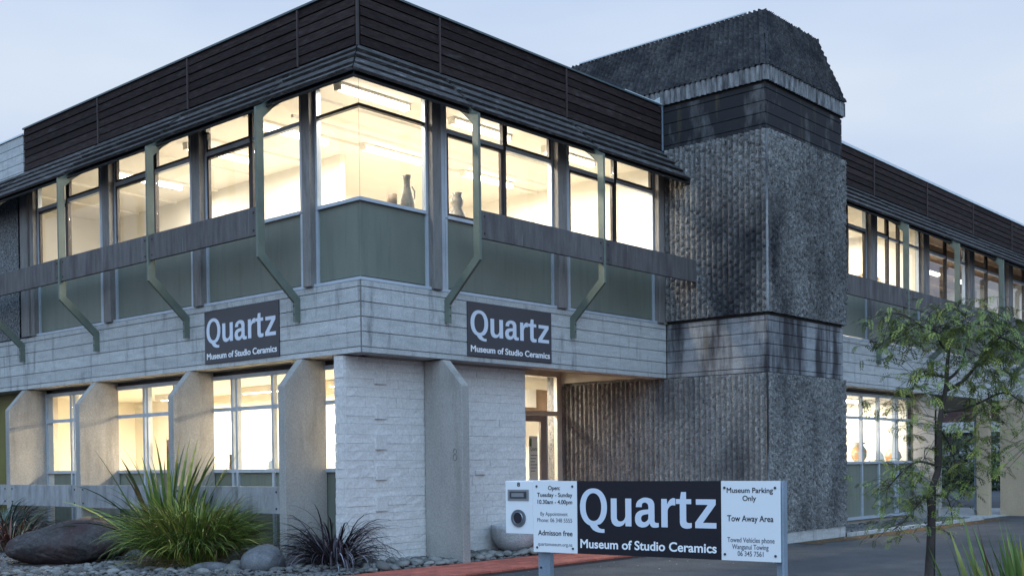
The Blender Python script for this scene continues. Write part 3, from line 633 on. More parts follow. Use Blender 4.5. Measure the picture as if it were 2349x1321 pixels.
# --- entrance glazing at y = 2.5
e = MB(); 
for x0, x1, z0, z1 in ((3.82, 7.36, 3.16, 3.29), (7.18, 7.36, .05, 3.16), (3.82, 7.18, 2.40, 2.49)): e.box(x0, x1, 2.46, 2.54, z0, z1)
eg = e.build('entrance_glazing', M_cream, B)
d = MB()
for x0, x1, z0, z1 in ((5.85, 6.86, 2.28, 2.395), (6.69, 6.86, .05, 2.28), (5.85, 5.98, .05, 2.28)): d.box(x0, x1, 2.47, 2.52, z0, z1)
dr = d.build('entrance_door', mat('door_taupe', (.22, .185, .17), .5, .1), B)
boxo('pane', 5.98, 6.69, 2.492, 2.498, .05, 2.28, M_glass, dr); boxo('pane', 6.87, 7.17, 2.492, 2.498, .05, 2.40, M_glass, eg); boxo('pane', 3.83, 7.17, 2.492, 2.498, 2.50, 3.15, M_glass, eg); boxo('pane', 3.83, 5.84, 2.492, 2.498, .05, 2.40, M_glass, eg)
boxo('jamb_strip', 6.865, 6.90, 2.47, 2.53, .05, 2.40, M_alu, eg)

# ================================================================== TOWER
Xt, Xt2, Yt = 7.38, 10.30, -2.06
boxo('tower_core', Xt+.03, Xt2-.03, Yt+.03, 2.9, 0, 7.9, M_rib2, B)
# lower rough panels
ribbed('ribbed_panel', (Xt, 2.50, .05), (Xt, Yt-.0, .05), (Xt, Yt, 2.99), (Xt, 2.50, 2.99), (-1, 0, 0), M_rib, B, seed=21, amp=.055, brk=.3, dim=.35, per=.16)
ribbed('ribbed_panel', (Xt, Yt, .21), (Xt2, Yt, .21), (Xt2, Yt, 2.99), (Xt, Yt, 2.99), (0, -1, 0), M_rib, B, seed=22, amp=.07, brk=.8, pitch=.085, dim=.9, per=.11, chaos=.7)
ribbed('ribbed_panel', (Xt-.03, -.0, 4.03), (Xt-.03, Yt-.03, 4.03), (Xt-.03, Yt-.03, 7.15), (Xt-.03, -.0, 7.15), (-1, 0, 0), M_rib2, B, seed=23, amp=.07, brk=.2, dim=.68, per=.15)
ribbed('ribbed_panel', (Xt-.03, Yt-.03, 4.03), (Xt2+.03, Yt-.03, 4.03), (Xt2+.03, Yt-.03, 7.15), (Xt-.03, Yt-.03, 7.15), (0, -1, 0), M_rib2, B, seed=24, amp=.07, brk=.8, pitch=.085, dim=.9, per=.11, chaos=.7)
ribbed('ribbed_panel', (Xt2, Yt, .21), (Xt2, -.9, .21), (Xt2, -.9, 2.99), (Xt2, Yt, 2.99), (1, 0, 0), M_rib, B, seed=25, amp=.05, du=.03, dv=.05)
ribbed('ribbed_panel', (Xt2+.03, Yt-.03, 4.03), (Xt2+.03, -1.3, 4.03), (Xt2+.03, -1.3, 7.15), (Xt2+.03, Yt-.03, 7.15), (1, 0, 0), M_rib2, B, seed=26, amp=.05, du=.03, dv=.05)
# arris strips
boxo('tower_arris', Xt-.010, Xt+.035, Yt-.010, Yt+.035, .0, 2.995, M_conc_d, B, bevel=.01)
boxo('tower_arris', Xt-.044, Xt+.0, Yt-.044, Yt+.0, 4.04, 7.145, M_conc_d, B, bevel=.01)
boxo('tower_plinth', Xt-.015, Xt2+.015, Yt-.02, 2.4, 0, .205, M_conc, B, bevel=.01)
# tower bands
def tband(zs, m, e=0.0):
    for a, c in zip(zs[:-1], zs[1:]):
        fo('concrete_course', FR, Xt-e, Xt2+e, -(Yt+.10), -(Yt-e), a+.0055, c-.0055, m, B, bevel=.003)
        y1 = -.003 if zs[0] < 4 else 2.5
        boxo('concrete_course', Xt-e, Xt+.10, Yt+.1005, y1, a+.0055, c-.0055, m, B, bevel=.003)
        boxo('concrete_course', Xt2-.1, Xt2+e, Yt+.1005, -.5, a+.0055, c-.0055, m, B, bevel=.003)
tband(ZG, M_conc_d)
tband([7.16, 7.245, 7.445, 7.645, 7.86, 7.945], M_conc_u)
boxo('shadow_gap', Xt+.02, Xt2-.02, Yt+.02, 2.5, 3.96, 4.06, M_idark, B); boxo('shadow_gap', Xt+.02, Xt2-.02, Yt+.02, 2.9, 7.9, 8.02, M_idark, B)
# cap
c0, c1, cy0, cy1 = Xt-.03, Xt2+.03, Yt-.03, 2.85
ribbed('fluted_strip', (c0, cy1, 7.985), (c0, cy0, 7.985), (c0, cy0, 8.24), (c0, cy1, 8.24), (-1, 0, 0), M_flute, B, pitch=.11, du=.018, dv=.06, amp=.032, smoothrib=True)
ribbed('fluted_strip', (c0, cy0, 7.985), (c1, cy0, 7.985), (c1, cy0, 8.24), (c0, cy0, 8.24), (0, -1, 0), M_flute, B, pitch=.095, du=.018, dv=.06, amp=.032, smoothrib=True)
ribbed('fluted_strip', (c1, cy0, 7.985), (c1, cy1, 7.985), (c1, cy1, 8.24), (c1, cy0, 8.24), (1, 0, 0), M_flute, B, pitch=.095, du=.03, dv=.1, amp=.032, smoothrib=True)
aL, aF, aR, zt = .50, .33, .48, 9.40
e0 = .012
T00 = (c0+aL, cy0+aF, zt); T10 = (c1-aR, cy0+aF, zt); T11 = (c1-aR, cy1-aF, zt); T01 = (c0+aL, cy1-aF, zt)
def nrm(a, b_, c_): n = (Vector(b_)-Vector(a)).cross(Vector(c_)-Vector(a)); return tuple(n.normalized())
B00 = (c0-e0, cy0-e0, 8.24); B10 = (c1+e0, cy0-e0, 8.24); B11 = (c1+e0, cy1+e0, 8.24); B01 = (c0-e0, cy1+e0, 8.24)
ribbed('ribbed_cap', B01, B00, T00, T01, nrm(B01, B00, T00), M_ribcap, B, seed=31, amp=.05, brk=.3, dim=.6)
ribbed('ribbed_cap', B00, B10, T10, T00, nrm(B00, B10, T10), M_ribcap, B, seed=32, amp=.055, brk=.4, pitch=.095, dim=.6, chaos=.5)
ribbed('ribbed_cap', B10, B11, T11, T10, nrm(B10, B11, T11), M_ribcap, B, seed=33, amp=.05, brk=.6, du=.03)
ribbed('ribbed_cap', B11, B01, T01, T11, nrm(B11, B01, T01), M_ribcap, B, seed=34, amp=.06, brk=.8, du=.03)
newobj('cap_top', [T00, T10, T11, T01, B00, B10, B11, B01], [(0, 1, 2, 3), (4, 7, 6, 5)], M_ribcap, B)
fo('cap_flashing', FR, 0, 0.001, 0, .001, 8, 8.001, M_flash, B)
boxo('ridge_flashing', c0+aL-.05, c0+aL-.01, -1.45, 2.3, zt+.005, zt+.03, M_flash, B)
# pale flashing piece where the fascia meets the tower
mb = MB(); mb.prism([(7.13, 8.03), (7.375, 7.93), (7.375, 8.17)], .06, .09, lambda p, t: (p[0], t, p[1])); mb.build('corner_flashing', M_flash, B)
boxo('flashing_strip', 6.2, 7.35, .03, .055, 8.0055, 8.02, M_flash, B)
boxo('end_downpipe', 7.325, 7.35, .015, .034, 7.16, 7.97, M_galv, B)

# ================================================================== INTERIORS
def room(x0, x1, y0, y1, z0, z1, wall=M_iwall, ceil=M_iceil, floor=M_ifloor, faces='xXyYzZ'):
    o = []
    if 'X' in faces: o.append(boxo('interior_wall', x1, x1+.08, y0, y1, z0, z1, wall, B))
    if 'x' in faces: o.append(boxo('interior_wall', x0-.08, x0, y0, y1, z0, z1, wall, B))
    if 'Y' in faces: o.append(boxo('interior_wall', x0-.07, x1+.07, y1, y1+.08, z0, z1, wall, B))
    if 'y' in faces: o.append(boxo('interior_wall', x0-.07, x1+.07, y0-.08, y0, z0, z1, wall, B))
    if 'Z' in faces: o.append(boxo('ceiling_panel', x0-.06, x1+.06, y0-.06, y1+.06, z1, z1+.05, ceil, B))
    if 'z' in faces: o.append(boxo('interior_floor', x0-.06, x1+.06, y0-.06, y1+.06, z0-.03, z0, floor, B))
    return o
# main upper gallery
room(.17, 7.20, .17, 11.5, 4.01, 6.87, faces='XYZz')
boxo('interior_wall', .15, .2, 9.45, 11.5, 4.01, 6.87, M_iwall, B)
boxo('partition_wall', 2.7, 2.8, 3.6, 11.4, 4.01, 6.87, M_iwall, B)
boxo('upstand', .15, .30, 1.0, 9.4, 4.02, 5.05, M_iwall, B); boxo('upstand', 1.3, 7.1, .15, .28, 4.02, 5.05, M_iwall, B)
boxo('display_sill', .16, .55, .16, 1.0, 4.02, 5.075, M_iwall, B); boxo('display_sill', .551, 6.9, .281, .55, 4.02, 5.075, M_iwall, B)
# internal glazed screen on the far wall
for y0 in (3.0, 3.75, 4.5):
    mb = MB()
    mb.box(7.10, 7.18, y0, y0+.12, 4.9, 6.35); mb.box(7.10, 7.18, y0+.60, y0+.72, 4.9, 6.35); mb.box(7.10, 7.18, y0+.12, y0+.60, 6.25, 6.35)
    mb.build('screen_frame', M_iwall, B)
    boxo('screen_glass', 7.13, 7.15, y0+.121, y0+.599, 4.9, 6.249, mat('screen_glass', (.42, .40, .36), .3, .15, 3), B)
for k in range(7): boxo('ceiling_beam', .25, 2.69 if k > 1 else 7.19, 1.45+k*1.45, 1.51+k*1.45, 6.83, 6.868, M_iceil, B)
for x0, y0, w_, h_ in ((2.66, 8.3, .9, .6), (2.66, 5.0, .7, .5)): boxo('wall_picture', x0, x0+.035, y0, y0+w_, 5.35, 5.35+h_, M_cream, B)
boxo('service_pipe', .5, 6.9, 2.05, 2.10, 6.70, 6.75, M_iceil, B)
# wing 2 upper
room(10.42, 16.2, WY+.17, 2.6, 4.01, 6.87, faces='xXYZz')
room(16.4, 27, WY+.17, 5.2, 4.01, 6.87, wall=mat('far_room_wall', (.72, .76, .80), .9, .05), ceil=M_itim, faces='XYZz')
for k in range(5): boxo('roof_beam', 16.45, 27, WY+.6+k*1.0, WY+.68+k*1.0, 6.62, 6.82, M_itim, B)
# ground floor left gallery
room(.55, 3.3, .72, 11.5, .10, 2.93, faces='XYyZz')
# entrance lobby
room(3.9, 9.0, 2.58, 6.0, .04, 3.28, faces='xXYZz')
boxo('lobby_bulkhead', 5.2, 8.98, 4.0, 4.25, 2.6, 3.05, M_itim, B)
# wing2 ground
room(10.42, 16.2, WY+.48, 1.6, .10, 2.93, faces='xXYZz')
for x0 in (11.4, 12.9, 14.4):
    mb = MB(); mb.box(x0, x0+.14, 1.42, 1.55, .1, 2.6); mb.box(x0+1.0, x0+1.14, 1.42, 1.55, .1, 2.6); mb.box(x0+.14, x0+1.0, 1.42, 1.55, 2.45, 2.6); mb.build('door_lining', M_iwall, B)
    boxo('door_glass', x0+.141, x0+.999, 1.5, 1.53, .1, 2.449, mat('dim_interior_glass', (.30, .27, .22), .3, .2, 2), B)
boxo('display_shelf', 10.5, 16.1, WY+.49, WY+.85, 1.30, 1.40, M_iwall, B)
boxo('display_shelf', .56, .85, .8, 9.6, 1.28, 1.38, M_iwall, B)

def light(x, y, z, lx, ly, power, group, label, col=(1.0, .89, .74), vis=True):
    t = thing('ceiling_light', label, 'ceiling light', (x, y, z), 0, group)
    boxo('housing', -lx/2-.04, lx/2+.04, -ly/2-.01, ly/2+.01, -.035, 0.0, M_iwall, t)
    boxo('diffuser', -lx/2, lx/2, -ly/2, ly/2, -.095, -.036, M_tube, t)
    for e in (-1, 1): boxo('end_cap', e*(lx/2+.001), e*(lx/2+.035), -ly/2-.005, ly/2+.005, -.105, -.0355, M_iwall, t)
    ld = bpy.data.lights.new('tube_light', 'AREA'); ld.shape = 'RECTANGLE'; ld.size = lx; ld.size_y = ly; ld.energy = power; ld.color = col
    lo = bpy.data.objects.new('tube_light', ld); link(lo, t); lo.location = (0, 0, -.10)
    return t
G1 = 'fluorescent lights on the upper gallery ceiling'
z = 6.865; PW = 135
for x, y, lab in ((.95, .75, 'long fluorescent light glowing behind the frameless corner window'), (3.2, .72, 'long fluorescent light seen behind first upright right of the corner window'),
                  (5.45, .72, 'fluorescent light in the upper window nearest the tower'), (3.2, 2.8, 'second-row fluorescent light deep behind the corner window'),
                  (1.3, 3.05, 'fluorescent light in the first upper window left of the corner'), (1.15, 4.9, 'fluorescent light in the second upper window left of the corner'),
                  (1.3, 7.4, 'spot of fluorescent light in the third upper window left of the corner'), (5.6, 2.8, 'fluorescent light deep in the gallery near the tower side wall'), (5.4, 6.2, 'fluorescent light behind the partition at the back of the gallery')):
    light(x, y, z, 1.3, .12, PW, G1, lab)
G2 = 'fluorescent lights on the ground floor ceiling'
for y, lab in ((2.9, 'light inside the ground window next to the first fin'), (5.4, 'light inside the ground window behind the tall flax'), (8.2, 'light inside the ground window above the grey rail at left')):
    light(2.3, y, 2.925,   .12, 1.3, 340, G2, lab, col=(1.0, .80, .54))
light(6.4, 3.4, 3.275, 1.2, .12, 230, 'entrance lobby lights', 'light just inside the glazed entrance door'); light(5.2, 5.2, 3.275, 1.2, .12, 130, 'entrance lobby lights', 'light at the back of the entrance lobby')
light(12.3, 0.2, 6.865, 1.2, .12, 150, 'lights in the far wing', 'light in the upper window beside the tower on the far wing'); light(14.8, .4, 6.865, 1.2, .12, 150, 'lights in the far wing', 'light in the second upper window of the far wing')
light(13.0, .2, 2.925, 1.2, .12, 150, 'lights in the far wing', 'light in the ground floor window of the far wing'); light(15.2, .2, 2.925, 1.2, .12, 110, 'lights in the far wing', 'light above the pots near the end of the far wing window')
for i, (x, y) in enumerate(((18.0, .3), (20.6, .3), (23.2, .3), (19, 2.3), (22, 2.3))):
    light(x, y, 6.61, 1.2, .12, 140, 'lights under the timber ceiling of the far wing', 'strip light under the brown timber ceiling, number %s from the tower' % ['first', 'second', 'third', 'first at the back', 'second at the back'][i], col=(1, .95, .88))

# ceramics in the windows
def pot(name, label, cat, loc, prof, m, group=None, n=20, extra=None):
    t = thing(name, label, cat, loc, 0, group); mb = MB(); mb.lathe(prof, n); mb.build('body', m, t, smooth=True); 
    if extra: extra(t)
    return t
M_vg = mat('grey_glazed_ceramic', (.17, .15, .12), .4, .2, 12, (1, 1, 3), dark=(.10, .10, .10), dscale=14, dlo=.55, dhi=.6)
M_vb = mat('brown_stoneware', (.17, .11, .06), .6, .25, 18, dark=(.16, .10, .06), dscale=9, dlo=.5, dhi=.6)
M_vo = mat('orange_glazed_ceramic', (.50, .16, .06), .4, .2, 8); M_vt = mat('patterned_turquoise_orange', (.50, .24, .10), .4, .2, 8, dark=(.30, .42, .36), dscale=10, dlo=.48, dhi=.54)
def handle(t):
    mb = MB(); mb.tube([(.08, 0, .26), (.15, 0, .30), (.155, 0, .40), (.10, 0, .46)], .012, 6); mb.build('handle', M_vg, t, smooth=True)
pot('tall_vase', 'tall grey patterned vase with handle at right end of corner window', 'vase', (1.28, .42, 5.08), [(0, 0), (.09, 0), (.115, .1), (.11, .22), (.075, .36), (.05, .46), (.05, .54), (.08, .60), (.07, .60), (.0, .56)], M_vg, extra=handle)
pot('cylinder_pot', 'short brown cylindrical stoneware pot in the corner window', 'pot', (.98, .42, 5.08), [(0, 0), (.075, 0), (.075, .28), (.06, .28), (.06, .1), (0, .1)], M_vb)
pot('gourd_vase', 'grey two-bulb vase with red panel behind green bracket post', 'vase', (2.32, .42, 5.08), [(0, 0), (.09, 0), (.135, .10), (.13, .20), (.075, .29), (.10, .36), (.10, .42), (.07, .47), (.10, .52), (.08, .52), (0, .48)], M_vg)
pot('tall_vase', 'small brown cylinder on the ground window shelf beside first fin', 'pot', (.70, 4.0, 1.38), [(0, 0), (.07, 0), (.07, .30), (.055, .30), (0, .1)], M_vb)
pot('round_vase', 'pale round pot on ground window shelf beside first fin', 'pot', (.70, 2.9, 1.38), [(0, 0), (.06, 0), (.11, .08), (.09, .17), (.04, .2), (0, .2)], M_iwall)
pot('lattice_vase', 'orange lattice vase in ground window above the flax', 'vase', (.70, 5.75, 1.50), [(0, 0), (.06, 0), (.12, .2), (.11, .36), (.13, .45), (.12, .45), (0, .2)], M_vo)
gp = 'pots on the shelf of the far wing window'
pot('round_vase', 'orange bottle pot leftmost in the far ground window', 'pot', (13.1, WY+.66, 1.40), [(0, 0), (.08, 0), (.13, .12), (.11, .27), (.06, .36), (.07, .40), (0, .38)], M_vo, gp)
pot('round_vase', 'patterned turquoise and orange vase in the far ground window', 'vase', (14.0, WY+.66, 1.40), [(0, 0), (.09, 0), (.17, .14), (.17, .28), (.09, .40), (.17, .46), (.14, .46), (0, .4)], M_vt, gp)
pot('round_vase', 'white leaning dish in the far ground window', 'dish', (14.95, WY+.66, 1.40), [(0, 0), (.16, 0), (.15, .16), (.08, .28), (0, .30)], M_iwall, gp)
pot('round_vase', 'rounded orange and white bottle rightmost in the far ground window', 'pot', (15.85, WY+.66, 1.40), [(0, 0), (.10, 0), (.20, .12), (.16, .24), (.04, .36), (.05, .44), (0, .44)], M_vt, gp)
# ball of woven wire in upper far window
mb = MB()
for i in range(9):
    a = math.pi*i/9; pts = [(.40*math.cos(a)*math.cos(t), .40*math.sin(a)*math.cos(t), .40*math.sin(t)) for t in np.linspace(0, 2*math.pi, 19)]; mb.tube(pts, .010, 4)
for zz in (-.26, -.13, 0, .13, .26): r = math.sqrt(.16-zz*zz); mb.tube([(r*math.cos(t), r*math.sin(t), zz) for t in np.linspace(0, 2*math.pi, 19)], .010, 4)
wb = mb.build('woven_sphere', mat('gold_wire', (.55, .38, .14), .5, .1)); wb.location = (14.6, WY+.75, 5.3); tag(wb, 'golden lattice sphere in the second upper window of far wing', 'sculpture')
boxo('plinth', 14.35, 14.85, WY+.5, WY+1.0, 4.01, 4.89, M_iwall, B)
# framed picture in left upper window
t = thing('picture', 'framed sheet of dark printed symbols in second upper window left', 'picture', (2.66, 6.6, 5.0))
boxo('sheet', -.01, .03, -.35, .35, 0, .62, M_iwall, t); boxo('frame', -.02, -.011, -.38, .38, .62, .65, M_cream, t)
for i in range(4): boxo('symbol', -.016, -.011, -.25+i*.14, -.16+i*.14, .42, .52, M_ink, t)

# flood lights hanging below the awning on the right face
for i, (x, y, F_, lab) in enumerate(((3.52, -.30, 0, 'small black spotlight hanging under the awning left of the tower, nearer the corner'), (6.43, -.30, 0, 'small black spotlight hanging under the awning next to the tower'))):
    t = thing('spotlight', lab, 'spotlight', (x, y, 6.66), 0, 'spotlights under the awning')
    mb = MB(); mb.tube([(0, 0, .12), (0, 0, 0)], .012, 6); mb.build('arm', M_bolt, t)
    mb = MB(); mb.tube([(-.04, .02, .02), (.03, -.02, -.05)], [.03, .045], 10); mb.build('lamp_head', M_bolt, t)
t = thing('security_camera', 'small dark dome camera at top of second upper window left of corner', 'camera', (.03, 3.62, 6.64)); mb = MB(); mb.lathe([(.0, -.05), (.035, -.035), (.05, 0), (.05, .04), (0, .04)], 14); mb.build('dome', M_bolt, t, smooth=True); boxo('mount', -.02, .06, -.02, .02, .041, .2, M_iwall, t)

# ================================================================== SIGNS
def wallsign(F, s0, s1, z0, z1, flip, label):
    t = thing('wall_sign', label, 'sign', (0, 0, 0), 0, 'museum name signs fixed to the concrete band')
    fo('panel', F, s0, s1, .003, .022, z0, z1, M_blackw, t, bevel=.002)
    w = s1-s0; h = z1-z0
    P = (lambda x, y, d: F(s1-x, .0225+d, z0+y)) if flip else (lambda x, y, d: F(s0+x, .0225+d, z0+y))
    lettering(t, 'Quartz', w*.03, w*.965, h*.385, h*.47, M_wink, P, bold=.028, depth=.003)
    lettering(t, 'Museum of Studio Ceramics', w*.03, w*.975, h*.085, h*.115, M_wink2, P, bold=.02, depth=.003)
wallsign(FL, 1.785, 3.677, 3.076, 3.888, True, 'black Quartz name sign on the left concrete band')
wallsign(FR, 2.067, 4.021, 3.084, 3.893, False, 'black Quartz name sign on the right concrete band near entrance')

SL = math.atan2(-.995, .095)
sg = thing('parking_sign', 'long low white and black museum sign with letterbox on two steel posts', 'sign', (-4.487, -6.871, 0), SL)
# local: x along the board (to the right in the photo), -y towards the viewer
zt_, zb2 = 1.353, .888
boxo('white_panel', 0, .3445, -.012, 0, zb2, zt_, M_white, sg); boxo('black_panel', .3455, 1.3515, -.0135, 0, zb2, zt_, M_black, sg); boxo('white_panel', 1.3525, 1.721, -.012, 0, zb2, zt_, M_white, sg)
boxo('backing_frame', .01, 1.70, .0015, .04, zt_-.06, zt_-.004, M_galv, sg); boxo('backing_frame', .01, 1.70, .0015, .04, zb2+.004, zb2+.05, M_galv, sg)
for x0, x1 in ((-.002, .090), (1.672, 1.738)):
    mb = MB(); mb.box(x0, x0+.012, .045, .090, 0, zt_-.005); mb.box(x1-.012, x1, -.006 if x0 > 1 else .045, .046 if x0 > 1 else .090, 0, zt_-.001); mb.box(x0+.0121, x1-.0121, .045 if x0 < 1 else .038, .053 if x0 < 1 else .046, 0, zt_-.005); p_ = mb.build('post', M_galv, sg)
    for z_ in (.78, .62, .46): mb = MB(); mb.tube([(x0+.022, .0445, z_), (x0+.022, .040, z_)], .008, 8); mb.build('bolt_hole', M_bolt, p_)
PS = lambda x, y, d: (x, -.0145-d, y)
for x, zz in ((.03, zt_-.035), (.31, zt_-.035), (.03, zb2+.03), (.31, zb2+.03), (1.375, zt_-.04), (1.69, zt_-.04), (1.375, zb2+.035), (1.69, zb2+.035)):
    mb = MB(); mb.tube([(x, -.011, zz), (x, -.017, zz)], .0075, 10); mb.build('screw', M_bolt, sg)
H = zt_-zb2
def T(body, xa, xb, pa, pw, base, cap, m, bold=.012): lettering(sg, body, pa+pw*xa, pa+pw*xb, zb2+H*base, H*cap, m, lambda x, y, d: (x, -.0125-d, y), bold, .001)
T('Open:', .35, .62, 0, .345, .875, .058, M_ink); T('Tuesday - Sunday', .095, .895, 0, .345, .778, .058, M_ink); T('10.30am - 4.00pm', .105, .89, 0, .345, .68, .058, M_ink)
T('By Appointment', .17, .785, 0, .345, .515, .052, M_gink, .0); T('Phone: 06 348 5555', .095, .885, 0, .345, .425, .056, M_gink, .0)
T('Admisson free', .11, .89, 0, .345, .238, .072, M_ink); T('quartzmuseum.org.nz', .105, .885, 0, .345, .092, .048, M_gink, .0)
lettering(sg, 'Quartz', .368, 1.322, zb2+H*.395, H*.50, M_wink, lambda x, y, d: (x, -.014-d, y), .028, .001)
lettering(sg, 'Museum of Studio Ceramics', .368, 1.322, zb2+H*.085, H*.118, M_wink2, lambda x, y, d: (x, -.014-d, y), .02, .001)
T('Museum Parking', .10, .88, 1.352, .369, .852, .065, M_ink); T('Only', .37, .60, 1.352, .369, .752, .065, M_ink); T('Tow Away Area', .105, .885, 1.352, .369, .495, .075, M_ink)
T('Towed Vehicles phone', .105, .90, 1.352, .369, .232, .062, M_gink, .006); T('Wanganui Towing', .185, .80, 1.352, .369, .147, .062, M_gink, .006); T('06 345 7561', .28, .715, 1.352, .369, .062, .062, M_gink, .006)
# letterbox
lb = boxo('letterbox', -.229, -.003, -.010, .30, 1.0, zt_, M_white, sg, bevel=.004)
boxo('slot_plate', -.204, -.035, -.016, -.0105, 1.224, 1.296, M_chrome, lb); boxo('slot', -.188, -.052, -.0185, -.0165, 1.236, 1.284, mat('slot_dark', (.05, .06, .07), .3, .3, 20), lb); boxo('slot_flap', -.170, -.07, -.022, -.019, 1.247, 1.273, M_chrome, lb)
mb = MB(); mb.tube([(-.119, -.0105, 1.106), (-.119, -.020, 1.106)], .0575, 32); mb.build('newspaper_ring', mat('ring_grey', (.16, .18, .21), .4, .3, 8, metal=.5), lb)
mb = MB(); pts = [(-.119+.037*math.cos(t), -.022, 1.106+.039*math.sin(t)) for t in np.linspace(0, 2*math.pi, 29)]; mb.tube(pts, .003, 6); mb.build('ring_lip', M_chrome, lb)
mb = MB(); mb.tube([(-.119, -.0205, 1.106), (-.119, -.0215, 1.106)], .035, 28); mb.build('newspaper_hole', M_ink, lb)
lettering(lb, '8', -.130, -.106, 1.317, .026, M_ink, lambda x, y, d: (x, -.0105-d, y), .03, .001, name='number_eight')

# entry lettering on the wall behind the glass
lettering(B, 'use', 7.45, 7.75, 2.88, .10, M_gink, lambda x, y, d: (x, 3.94-d, y), .0); boxo('lobby_board', 6.6, 8.3, 3.945, 3.97, 2.66, 3.05, M_iwall, B)
pp = thing('poster', 'printed museum poster seen through the entrance door glass', 'poster', (6.42, 2.53, 1.5)); boxo('sheet', -.02, .24, 0, .006, -.45, .50, M_iwall, pp)
lettering(pp, 'Quartz', -.08+.1, .23, .22, .07, M_gink, lambda x, y, d: (x, -.001-d, y), .0)
for k in range(6): boxo('text_line', .03, .22-(k % 3)*.03, -.002, -.0005, .12-k*.06, .135-k*.06, M_gink, pp)
boxo('picture_block', -.01, .06, -.002, -.0005, .30, .46, mat('poster_green', (.08, .14, .04), .5, .5, 20), pp)

# ================================================================== STONES
def rock(name, loc, size, m, seed, rz=0, parent=None, sub=3, rough=.12, flat=.0):
    bm = bmesh.new(); bmesh.ops.create_icosphere(bm, subdivisions=sub, radius=1.0)
    r = np.random.default_rng(seed); dirs = r.normal(size=(7, 3)); ph = r.random(7)*6; amp = r.random(7)
    for v in bm.verts:
        c = v.co.copy(); k = 1+rough*sum(amp[i]*math.sin(2.2*(c.x*dirs[i][0]+c.y*dirs[i][1]+c.z*dirs[i][2])+ph[i]) for i in range(7))/2.2
        v.co = Vector((c.x*size[0]*k, c.y*size[1]*k, c.z*size[2]*k))
        if v.co.z < -size[2]*.55: v.co.z = -size[2]*.55
    me = bpy.data.meshes.new(name); bm.to_mesh(me); bm.free(); me.materials.append(m)
    me.polygons.foreach_set('use_smooth', [True]*len(me.polygons))
    o = link(bpy.data.objects.new(name, me), parent); o.location = loc; o.rotation_euler = (0, 0, rz); return o
# long dark boulder: hand-shaped
bm = bmesh.new(); bmesh.ops.create_icosphere(bm, subdivisions=5, radius=1.0)
for v in bm.verts:
    x, y, z_ = v.co
    wv = .022*math.sin(5*x+3*y)+.015*math.sin(9*x-4*z_)+.018*math.sin(6*y+5*z_)+.009*math.sin(23*x+17*z_+4*math.sin(9*y))+.009*math.sin(19*y-21*x)+.006*math.sin(41*x+37*z_+3*math.sin(13*y))
    tl = max(0.0, -x); tr = max(0.0, x)
    tap = 1-.30*tl**3-.12*tr**3
    top = (.36-.03*tl+.02*math.sin(4*x)) ; zz = z_*top*tap if z_ > 0 else z_*.30
    yy = y*(.42+wv)*tap*(1-.35*max(0, z_)) - .035*math.exp(-((z_-.45)/.22)**2)*(1 if y < 0 else 0)   # undercut viewer face with a ridge above it
    v.co = Vector((x*.98, yy, zz+wv*.6-.03*tl**1.5))
me = bpy.data.meshes.new('boulder'); bm.to_mesh(me); bm.free(); me.materials.append(M_bould); me.polygons.foreach_set('use_smooth', [True]*len(me.polygons))
o = link(bpy.data.objects.new('boulder', me)); o.location = (-1.84, 4.56, .33); o.rotation_euler = (0, -.05, math.radians(-50)); tag(o, 'long dark brown boulder lying on pebbles at far left', 'boulder')
tag(rock('boulder', (-1.10, 5.30, .34), (.36, .30, .36), M_bould2, 5, .4), 'brown boulder top showing behind the long dark boulder', 'boulder')
tag(rock('boulder', (-.98, .93, .185), (.33, .28, .24), M_stoneb, 8, .2), 'rounded blue grey boulder beside the first fin', 'boulder')
tag(rock('boulder', (-.80, 2.02, .15), (.22, .20, .19), M_stoneg, 9, .2), 'grey green stone at the right foot of the sedge clump', 'stone')
tag(rock('boulder', (-.42, 1.62, .20), (.27, .22, .17), M_bould2, 10, .2), 'reddish brown stone behind the rounded grey boulder', 'stone')
tag(rock('river_stone', (-1.42, 1.50, .11), (.27, .16, .085), M_stoneb, 11, math.radians(-42)), 'long flat blue grey stone in front of the sedge clump', 'stone')
tag(rock('river_stone', (-1.28, 1.20, .10), (.15, .11, .075), M_peb2, 12, .5), 'small oval grey stone right of the long flat stone', 'stone')
tag(rock('river_stone', (-1.05, 1.42, .12), (.14, .11, .09), M_peb2, 13, .5), 'round grey stone between the flat stone and the rounded boulder', 'stone')
tag(rock('river_stone', (-.9, 6.6, .20), (.22, .2, .28), M_iwall, 14, .5), 'pale stone peeping behind left end of the long boulder', 'stone')
# pebbles : individuals as parts of the bed, the rest one mass
pebm = []
for k in range(8):
    o = rock('pebble', (0, 0, -5), (.085, .062, .038), M_peb2, 40+k, 0, bed, sub=2, rough=.12); pebm.append(o.data)
    bpy.data.objects.remove(o)
cnt = 0; tries = 0; placed = []
avoid = [(-1.95, 4.68, 1.0), (-.98, .93, .30), (-1.42, 1.50, .2), (1.6, 0, .0)]
def addpeb(x, y, z_, s, par):
    o = link(bpy.data.objects.new('pebble', random.choice(pebm)), par); o.location = (x, y, z_+.012*s)
    o.scale = (s*random.uniform(.8, 1.25), s*random.uniform(.8, 1.2), s*random.uniform(.8, 1.3)); o.rotation_euler = (random.uniform(-.25, .25), random.uniform(-.25, .25), random.uniform(0, 6.3)); return o
cdir = Vector((Fv.x, Fv.y, 0)).normalized(); rdir = Vector((Rv.x, Rv.y, 0)); base = Vector((-10.194, -11.738, 0))
